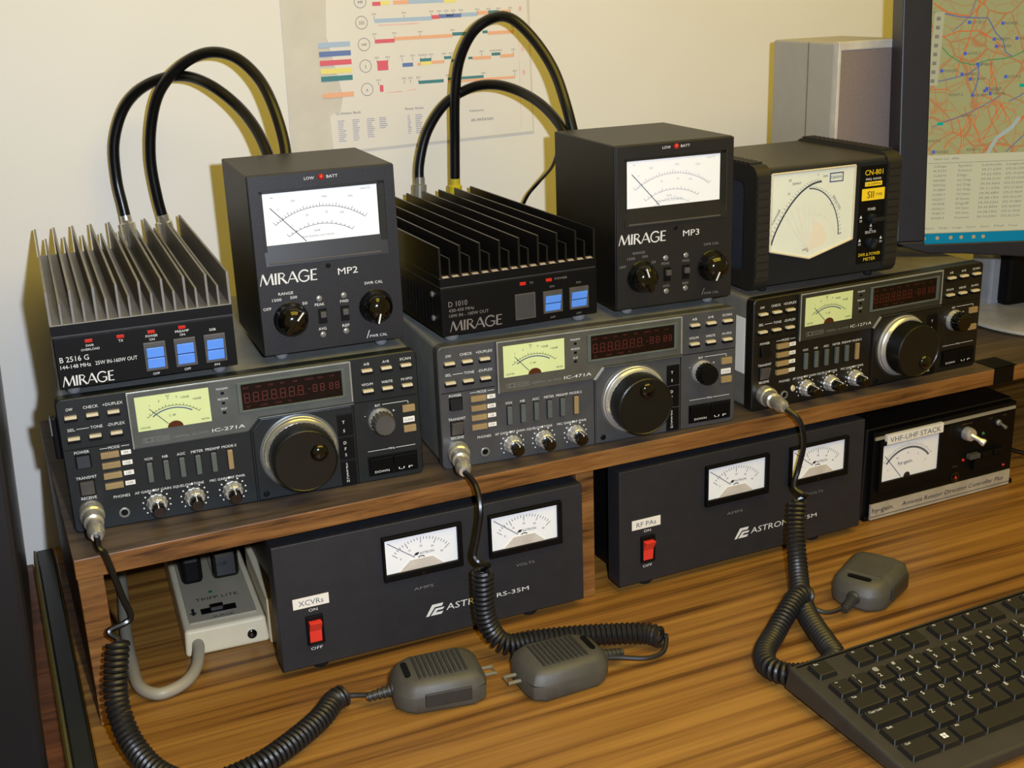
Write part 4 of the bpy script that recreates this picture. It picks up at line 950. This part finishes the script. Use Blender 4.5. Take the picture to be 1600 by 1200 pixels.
rows = [(-10, [(0, 'Esc', 1)]+[(2+i, 'F%d' % (i+1), 1) for i in range(4)]+[(6.5+i, 'F%d' % (i+5), 1) for i in range(4)]+[(11+i, 'F%d' % (i+9), 1) for i in range(4)]),
        (-35, [(i, s_, 1) for i, s_ in enumerate(['~|`', '!|1', '@|2', '#|3', '$|4', '%|5', '^|6', '&|7', '*|8', '(|9', ')|0', '_|-', '+|='])]+[(13, 'Backspace', 2)]),
        (-54, [(0, 'Tab', 1.5)]+[(1.5+i, c, 1) for i, c in enumerate('QWERTYUIOP')]+[(11.5, '{|[', 1), (12.5, '}|]', 1), (13.5, '\\', 1.5)]),
        (-73, [(0, 'Caps Lock', 1.75)]+[(1.75+i, c, 1) for i, c in enumerate('ASDFGHJKL')]+[(10.75, ':|;', 1), (11.75, '"', 1), (12.75, 'Enter', 2.25)]),
        (-92, [(0, 'Shift', 2.25)]+[(2.25+i, c, 1) for i, c in enumerate('ZXCVBNM')]+[(9.25, '<', 1), (10.25, '>', 1), (11.25, '?', 1), (12.25, 'Shift', 2.75)]),
        (-111, [(0, 'Ctrl', 1.5), (1.5, '', 1), (2.5, 'Alt', 1.25), (3.75, '', 6.25), (10, 'Alt', 1.25), (11.25, '', 1), (12.25, '', 1), (13.25, 'Ctrl', 1.75)])]
for y, ks in rows:
    for u, s_, wd in ks: key(11+u*P_, y, wd*P_-1.0, s_)
for r_ in (0, 1):
    for c_ in range(3): key(11+(15.4+c_)*P_, -35-19*r_, P_-1, ('Ins', 'Home', 'PgUp', 'Del', 'End', 'PgDn')[r_*3+c_])
for c_ in range(3): key(11+(15.4+c_)*P_, -111, P_-1, '')
key(11+16.4*P_, -92, P_-1, '')
for r_ in range(5):
    for c_ in range(4): key(11+(18.8+c_)*P_, -35-19*r_, P_-1, '789-456+123\n0. '[0:0] if False else '')
# windows flag on its key: four small squares
for i in (0, 1):
    for j in (0, 1):
        x, y = 11+1.5*P_+6+i*2.6, -111-9-j*2.6
        n0 = len(LEG.v); LEG.v += [(x, y, 0), (x+2.2, y, 0), (x+2.2, y+2.2, 0), (x, y+2.2, 0)]; LEG.f.append((n0, n0+1, n0+2, n0+3))
LEG.v = [(v[0], v[1], ktop(v[1])-.6+4.95+.35) for v in LEG.v]
LEG.build('key_legends', M_print, KB)

# ------------------------------------------------------------------ computer speaker
SP = thing('computer_speaker', 'pale grey upright speaker with mauve cloth grille, behind the cross-needle meter', 'speaker', (0.793, 0.148, ZT), 0.03)
B().box(0, 92, 4, 112, 0, 216).build('cabinet', M_spk, SP, bevel=2)
B().frame((1, 92, 1, 217), (4.6, 88.5, 52, 208), 4.5, -2.5).build('front_frame', mat('light_grey_frame', (200, 194, 184), .35), SP, bevel=1.0)
B().box(4.6, 88.5, 4.5, -1.5, 52, 208).build('grille', M_cloth, SP, 'mauve-grey cloth grille')
B().box(-.6, .3, 47, 48, 2, 215).build('side_seam', mat('seam_grey', (140, 136, 126), .5), SP)
B().box(6, 88, -2.4, -2.8, 24, 25.2).build('front_seam', mat('seam_grey', (140, 136, 126), .5), SP)

# ------------------------------------------------------------------ monitor
MO = thing('computer_monitor', 'flat monitor in dark bezel showing a road map over a station list', 'monitor', (1.10, 0.14, HZ*.001), -0.35)
tb = 0.115
TM = Matrix.Translation((835, 85, 253)) @ Matrix.Rotation(-0.35, 4, 'Z') @ Matrix.Rotation(-tb, 4, 'X')
def uv(u, z): return (u+17*(z-271)/243, (z-253)*1.01)
SW, SHh = 410, 330
q = B(TM); q.box(-1, 28.6, 12, -3, 23, 345); q.box(440, 466, 12, -3, 23, 345); q.box(28.6, 440, 12, -3, 322, 345)
q.build('bezel', M_mon, MO, world=True, bevel=1.5, seg=2)
B(TM).prism([(-1, 23), (10, 17), (33, 10.5), (69, 9), (140, 3), (300, 0), (466, -2), (466, 23), (440, 23), (440, 20), (28.6, 20), (28.6, 23)], 12, -3).build('chin_bezel', M_mon, MO, world=True, bevel=1)
B(TM).box(3, 462, 11, 48, 16, 340).build('back_shell', M_mon, MO, world=True, bevel=6)
def screenmat():
    m = bpy.data.materials.new('map_screen'); m.use_nodes = True; nt = m.node_tree; b = nt.nodes['Principled BSDF']
    geo = nt.nodes.new('ShaderNodeTexCoord'); 
    def vor(scale, thr, rnd=1.0):
        n = nt.nodes.new('ShaderNodeTexNoise'); n.inputs['Scale'].default_value = 14
        nt.links.new(geo.outputs['Object'], n.inputs['Vector'])
        mx = nt.nodes.new('ShaderNodeVectorMath'); mx.operation = 'MULTIPLY_ADD'; mx.inputs[1].default_value = (.035,)*3
        nt.links.new(n.outputs['Color'], mx.inputs[0]); nt.links.new(geo.outputs['Object'], mx.inputs[2])
        v = nt.nodes.new('ShaderNodeTexVoronoi'); v.feature = 'DISTANCE_TO_EDGE'; v.inputs['Scale'].default_value = scale
        nt.links.new(mx.outputs[0], v.inputs['Vector'])
        r = nt.nodes.new('ShaderNodeMapRange'); r.inputs[1].default_value = thr*.4; r.inputs[2].default_value = thr; r.inputs[3].default_value = 1; r.inputs[4].default_value = 0
        nt.links.new(v.outputs['Distance'], r.inputs[0]); return r.outputs[0]
    a = vor(26, .030); c = vor(56, .045)
    nz = nt.nodes.new('ShaderNodeTexNoise'); nz.inputs['Scale'].default_value = 9; nt.links.new(geo.outputs['Object'], nz.inputs['Vector'])
    mu = nt.nodes.new('ShaderNodeMath'); mu.operation = 'MULTIPLY'; nt.links.new(c, mu.inputs[0]); nt.links.new(nz.outputs['Fac'], mu.inputs[1])
    mu2 = nt.nodes.new('ShaderNodeMath'); mu2.operation = 'MAXIMUM'; nt.links.new(a, mu2.inputs[0]); nt.links.new(mu.outputs[0], mu2.inputs[1])
    mu3 = nt.nodes.new('ShaderNodeMath'); mu3.operation = 'MULTIPLY'; mu3.inputs[1].default_value = .75; nt.links.new(mu2.outputs[0], mu3.inputs[0])
    mix = nt.nodes.new('ShaderNodeMixRGB'); mix.inputs[1].default_value = lin((152, 148, 96))+(1,); mix.inputs[2].default_value = lin((170, 104, 52))+(1,)
    nt.links.new(mu3.outputs[0], mix.inputs[0]); nt.links.new(mix.outputs[0], b.inputs['Emission Color']); b.inputs['Emission Strength'].default_value = .9
    b.inputs['Base Color'].default_value = (.02, .02, .02, 1); b.inputs['Roughness'].default_value = .5; b.inputs['Specular IOR Level'].default_value = .15
    return m
sc_ = B(TM).box(28.5, 440.5, 3, 1, 19.5, 322.5).build('screen', screenmat(), MO, 'lit screen with road map', world=True)
E = lambda c, s=.9: emis('screen_%d_%d_%d' % c, c, s)
def ln(b, pts, w, y=.8): b.stroke([uv(*p) for p in pts], w, y)
b = B(TM); ln(b, [(27, 469), (35, 461), (47, 454), (60, 451), (75, 455), (91, 456), (101, 458), (118, 466), (150, 462)], 1.2); b.build('green_route', E((70, 120, 76)), sc_, world=False) if False else b.build('green_route', E((70, 120, 76)), MO, world=True)
b = B(TM)
ln(b, [(15, 503), (28, 501), (41, 498), (50, 497), (62, 496), (70, 496), (75, 489), (80, 481), (88, 474), (92, 462), (99, 458)], 1.3)
ln(b, [(17, 435), (33, 437), (47, 440), (56, 442), (70, 452)], 1.1); ln(b, [(126, 430), (118, 423), (110, 418), (101, 414)], 1.1)
ln(b, [(25, 391), (34, 395), (54, 401), (70, 408), (92, 420)], .9); ln(b, [(66, 450), (67, 440), (66, 430), (63, 422)], 1.3); ln(b, [(60, 525), (52, 498), (36, 484)], .8)
ln(b, [(125, 384), (112, 372), (104, 364)], 1.1); b.build('blue_route', E((88, 96, 124)), MO, world=True)
b = B(TM); ln(b, [(114, 398), (107, 388), (100, 383), (93, 378), (88, 369), (85, 362)], 4.2); b.build('river', E((138, 150, 140)), MO, world=True)
b = B(TM)
for i in range(26):
    x0, z0 = 24+random.random()*110, 360+random.random()*75; a = random.random()*math.pi; pts = []
    for j in range(8):
        pts.append((x0, z0)); a += random.uniform(-.4, .4); x0 += 6*math.cos(a); z0 += 6*math.sin(a)
    ln(b, [p for p in pts if 357 < p[1] < 520 and p[0] > 20] or [(30, 400), (31, 401)], random.choice((.6, .9)), .9)
ln(b, [(84, 366), (92, 374), (100, 381), (108, 390), (118, 398), (130, 405)], 2.4, .95); ln(b, [(62, 520), (58, 498), (52, 470), (46, 452), (44, 440)], 1.1, .9); ln(b, [(24, 478), (42, 484), (62, 484), (80, 474), (90, 466)], 1.1, .9)
ln(b, [(13, 512), (30, 502), (52, 498), (66, 512), (74, 524)], 1.2, .9)
b.build('orange_roads', E((180, 88, 44)), MO, world=True)
b = B(TM); pb = B(TM)
for i, (u, z) in enumerate([(52, 492), (86, 490), (79, 475), (102, 475), (82, 468), (51, 462), (65, 451), (29, 446), (50, 442), (59, 437), (95, 438), (77, 427), (63, 421), (81, 422), (75, 425), (130, 470), (118, 448), (29, 366), (140, 440)]):
    X, Y = uv(u, z); pb.rect(X-1.6, X+1.6, Y-1.4, Y+1.8, .7)
    b.text(('K3TUF-2', 'N3RJS', 'KB3EJM', 'WB3FKB', 'KA3VJX', 'N3TSZ-7', 'W3EOC', 'N3IQD', 'WA3RXG', 'KC3NGM')[i % 10], X+2.4, Y-1.2, 2.6, 13, y=.75)
for u, z in ((39, 422), (54, 401), (63, 367), (21, 377)): X, Y = uv(u, z); b.text('KE3HT-2', X, Y-1, 2.6, 14, y=.75)
b.build('map_lettering', E((70, 74, 70)), MO, world=True); pb.build('map_icons', E((66, 80, 160)), MO, world=True)
b = B(TM)
for u, z in ((112, 429), (32, 394)): X, Y = uv(u, z); b.rect(X-2, X+4, Y-1.4, Y+1.6, .7)
b.build('teal_icons', E((0, 140, 120)), MO, world=True)
# tool column, list window, task bar
b = B(TM); b.poly([uv(16, 503), uv(16, 432), uv(26, 432), uv(26, 503)], .6); b.build('tool_column', E((150, 148, 118)), MO, world=True)
b = B(TM)
for i in range(8):
    z = 497-i*8.6; X, Y = uv(20, z); b.rect(X-1.6, X+2.4, Y-2, Y+1.6, .5)
b.build('tool_icons', E((110, 104, 96)), MO, world=True)
b = B(TM); b.poly([uv(23, 363), uv(25, 284), (441, 31), (441, 111)], .6); b.build('list_window', E((166, 162, 134)), MO, world=True)
b = B(TM)
nm = ['Callsign', 'K3TH', 'CLARYN', 'KB3NBX', 'N3TLR2', 'W3BRF', 'KC3ABR-10', 'N3JQDE-7', 'W3PIE', 'N3GEG-9', 'W3BJT-9', 'K3IGR-9']
ty = ['Symbol', 'School', 'Digi', '(s) Digi', '(s) Digi', '(s) Digi', 'WX Station', 'RF Gateway', 'Digi/IP', 'WX Station', 'WX Station', 'Kenwood']
la = ['Latitude']+['39.%02d.%02dN' % (random.randint(10, 59), random.randint(10, 99)) for _ in range(11)]
lo_ = ['Longitude']+['075.%02d.%02dW' % (random.randint(10, 59), random.randint(10, 99)) for _ in range(11)]
for i in range(12):
    z = 350.5-i*4.78
    for u, s_, wd in ((31+i*.25, nm[i], 13), (56+i*.2, ty[i], 14 if len(ty[i]) > 5 else 9), (81, la[i], 20), (106, lo_[i], 20)):
        X, Y = uv(u, z); b.text(s_, X, Y, 2.3, wd, y=.4)
X, Y = uv(30, 358); b.text('Station List - APRS', X, Y, 2.2, 26, y=.4)
for i in range(7): X, Y = uv(28+i*14.5, 288); b.text(('System', 'Messages', 'Logs', 'Positions', 'Query', 'Mail', 'Trace')[i], X, Y, 2, 9.5, y=.4)
X0, Y0 = uv(24, 354.8); b.rect(X0, 440, Y0-.2, Y0+.2, .4)
b.build('list_lettering', E((104, 106, 98)), MO, world=True)
b = B(TM); b.poly([uv(25, 283.4), (28.5, 19.5), (441, 19.5), (441, 30.5)], .5); b.build('task_bar', E((8, 104, 130)), MO, world=True)
b = B(TM)
for u in (28, 42, 56, 67, 80, 90): X, Y = uv(u, 278.6); b.disc(X, Y, 2, .3, 8)
b.build('task_icons', E((150, 130, 90)), MO, world=True)
TB = Matrix.Translation((0, 0, HZ))
b = B(); b.lathe((1118, 140, HZ), (0, 0, 1), [(0, 118), (3, 122), (6, 121), (9, 112), (10.5, 80)], 64); b.build('base', mat('silver_base', (196, 190, 176), .3, .1), MO, 'silver round base', world=True, smooth=True)
B().box(1050, 1066, 180, 215, HZ+9, HZ+70).build('neck_cover', mat('pale_neck', (170, 172, 176), .4), MO, world=True, bevel=3)
B().box(1062, 1180, 165, 205, HZ+9, HZ+190).build('neck', M_blackmatte, MO, world=True, bevel=6)

# ------------------------------------------------------------------ wall chart
WC = thing('wall_chart', 'frequency chart with coloured bars, laminated sheet on the wall behind the coax loops', 'poster', (0.4, 0.352, 0.38), SY)
TWc = Matrix.Translation((0, 333, 0)) @ Matrix.Rotation(SY, 4, 'Z')
def wp(pts, y): return [(p[0], p[1]) for p in pts]
B(TWc).prism([(262, 380), (543, 384), (540, 700), (266, 700)], -.3, -1.0).build('laminate', M_film, WC, 'greyish clear lamination border', world=True)
B(TWc).prism([(307, 382.5), (541, 386), (534, 698), (322, 698), (309, 500), (322, 440), (318, 424), (306, 420)], -1.0, -1.5).build('paper_sheet', M_sheet, WC, world=True)
C_ = dict(lb=(172, 194, 220), bl=(110, 134, 194), rd=(222, 100, 116), ye=(238, 226, 130), te=(84, 158, 168), og=(238, 180, 144), wh=(226, 222, 216), pk=(236, 190, 184))
def bar(z0, x0, x1, z1, key_, h):
    bars.setdefault(key_, []).append((x0, x1, z0, z1, h))
bars = {}
for z, key_ in ((492.5, 'lb'), (483.5, 'bl'), (474.5, 'rd'), (466, 'ye'), (458.5, 'te'), (441.5, 'og')): bar(z-2.6, 300, 334, z+2.6, key_, 0)
for x0, x1, z, key_, h in ((361, 370, 531, 'rd', 4), (370, 380, 531.5, 'ye', 4), (384, 401, 531.5, 'og', 4), (401, 441, 532, 'lb', 5), (441, 455, 531, 'ye', 4), (455, 520, 534, 'og', 4),
    (362, 426, 514, 'lb', 4), (426, 435, 515, 'rd', 4), (435, 460, 515.5, 'bl', 4), (443, 451, 515.8, 'te', 2), (460, 479, 516, 'lb', 4), (479, 492, 517, 'og', 4), (492, 504, 517, 'te', 4), (504, 518, 517, 'og', 4),
    (361, 383, 493.3, 'rd', 4), (383, 449, 495, 'og', 3.6), (449, 465, 496.5, 'te', 3.4), (484, 490, 497, 'te', 3), (490, 521, 495.5, 'og', 3.6),
    (362, 374, 468.5, 'rd', 10), (390, 402, 467.6, 'bl', 4), (410, 423, 471.5, 'te', 3.2), (411, 423, 468, 'ye', 3.6), (407, 411, 467.5, 'og', 3), (423, 438, 468.5, 'og', 3.2), (438, 446, 472.4, 'te', 3), (446, 450, 469, 'bl', 3), (466, 471, 470.5, 'te', 2.6), (471, 493, 470, 'og', 3.4), (494, 504, 473, 'te', 3), (504, 521, 470.5, 'og', 3.4),
    (363, 367, 445, 'rd', 7), (407, 436, 448.5, 'te', 3.4), (441, 483, 450, 'te', 2.8), (441, 521, 447, 'og', 2.8)):
    bar(z-h/2, x0, x1, z+h/2, key_, h)
for z0, x in ((553, 1), (575, 1), (597, 1), (619, 1), (641, 1), (663, 1)):
    bar(z0-2, 362, 400, z0+2, random.choice(('lb', 'rd', 'og')), 0); bar(z0-2, 402, 460, z0+2, random.choice(('og', 'te', 'lb')), 0); bar(z0-2, 462, 520, z0+2, 'og', 0)
for key_, L_ in bars.items():
    b = B(TWc)
    for x0, x1, z0, z1, h in L_:
        s_ = .012; b.poly([(x0, z0), (x1, z0+(x1-x0)*s_*0), (x1, z1), (x0, z1)], -1.7)
    b.build('chart_bars', mat('chart_'+key_, C_[key_], .6, noise=.02), WC, world=True)
b = B(TWc)
for x, z in ((348, 534), (348, 513), (349, 491), (349, 469), (349, 445)):
    b.stroke(arc(x, z, 6.4, 0, 360, 24), .5, -1.7)
for s_, x, z in (('440', 348, 532), ('222', 348, 511.4), ('144', 349, 489.4), ('2', 349, 467), ('6', 349, 443)): b.text(s_, x, z, 3, None, 'c', y=-1.7)
for z, xs in ((519, (362, 395, 426, 435, 443, 451, 460, 479, 492, 504, 518)), (499, (361, 383, 412, 449, 521)), (475, (362, 374, 390, 402, 411, 416, 423, 438, 446, 482, 494, 499, 504, 520)), (452, (362, 391, 398, 407, 441, 483, 521))):
    for x in xs: b.rect(x-.2, x+.2, z-3.5, z, -1.7); b.text('50.0', x, z+1, 1.7, 4.6, 'c', y=-1.7)
b.text('US Amateur Bands', 313, 421, 2.6, 27, y=-1.7); b.text('Power Notes', 390, 420.5, 2.6, 21, y=-1.7); b.text('Published by', 465, 413, 2.2, 17, y=-1.7); b.text('ARRL AMATEUR RADIO', 466, 402.5, 3, 27, y=-1.7)
b.build('chart_lettering', mat('chart_ink', (140, 140, 146), .6), WC, world=True)
b = B(TWc)
for x0, n, wd in ((314, 11, 9), (330, 11, 8), (346, 10, 9), (360, 6, 9), (392, 10, 4), (401, 10, 9)):
    for i in range(n): b.rect(x0, x0+wd*random.uniform(.6, 1), 414-i*2.1, 415-i*2.1, -1.7)
b.build('chart_small_print', mat('chart_lavender', (186, 184, 200), .6), WC, world=True)
b = B(TWc)
for z, x0, x1 in ((509, 366, 412), (440, 370, 388), (441, 394, 404)): b.rect(x0, x1, z, z+1, -1.7)
for x, z in ((530, 517), (531, 474), (532, 449)): b.rect(x-1.5, x+1.5, z, z+5, -1.7)
b.rect(526.6, 527, 392, 520, -1.7)
b.build('chart_pink_print', mat('chart_pk', C_['pk'], .6), WC, world=True)

# ------------------------------------------------------------------ computer tower on the side desk
CT = thing('computer_tower', 'tall dark casing standing at the far left on the side desk', 'computer', (-0.14, 0.1, -0.012), 0.0)
b = B(); b.quadbox([(-240, -92, -12), (-46, -92, -12), (-58, 285, -12), (-252, 285, -12), (-222, -92, 520), (-28, -92, 520), (-38, 285, 520), (-232, 285, 520)])
b.build('casing', M_tower, CT, world=True, bevel=6, seg=3)
b = B(); b.quadbox([(-243, -108, -12), (-43, -108, -12), (-43, -92, -12), (-243, -92, -12), (-225, -108, 522), (-25, -108, 522), (-25, -92, 522), (-225, -92, 522)])
b.build('front_cover', M_towerf, CT, world=True, bevel=4)
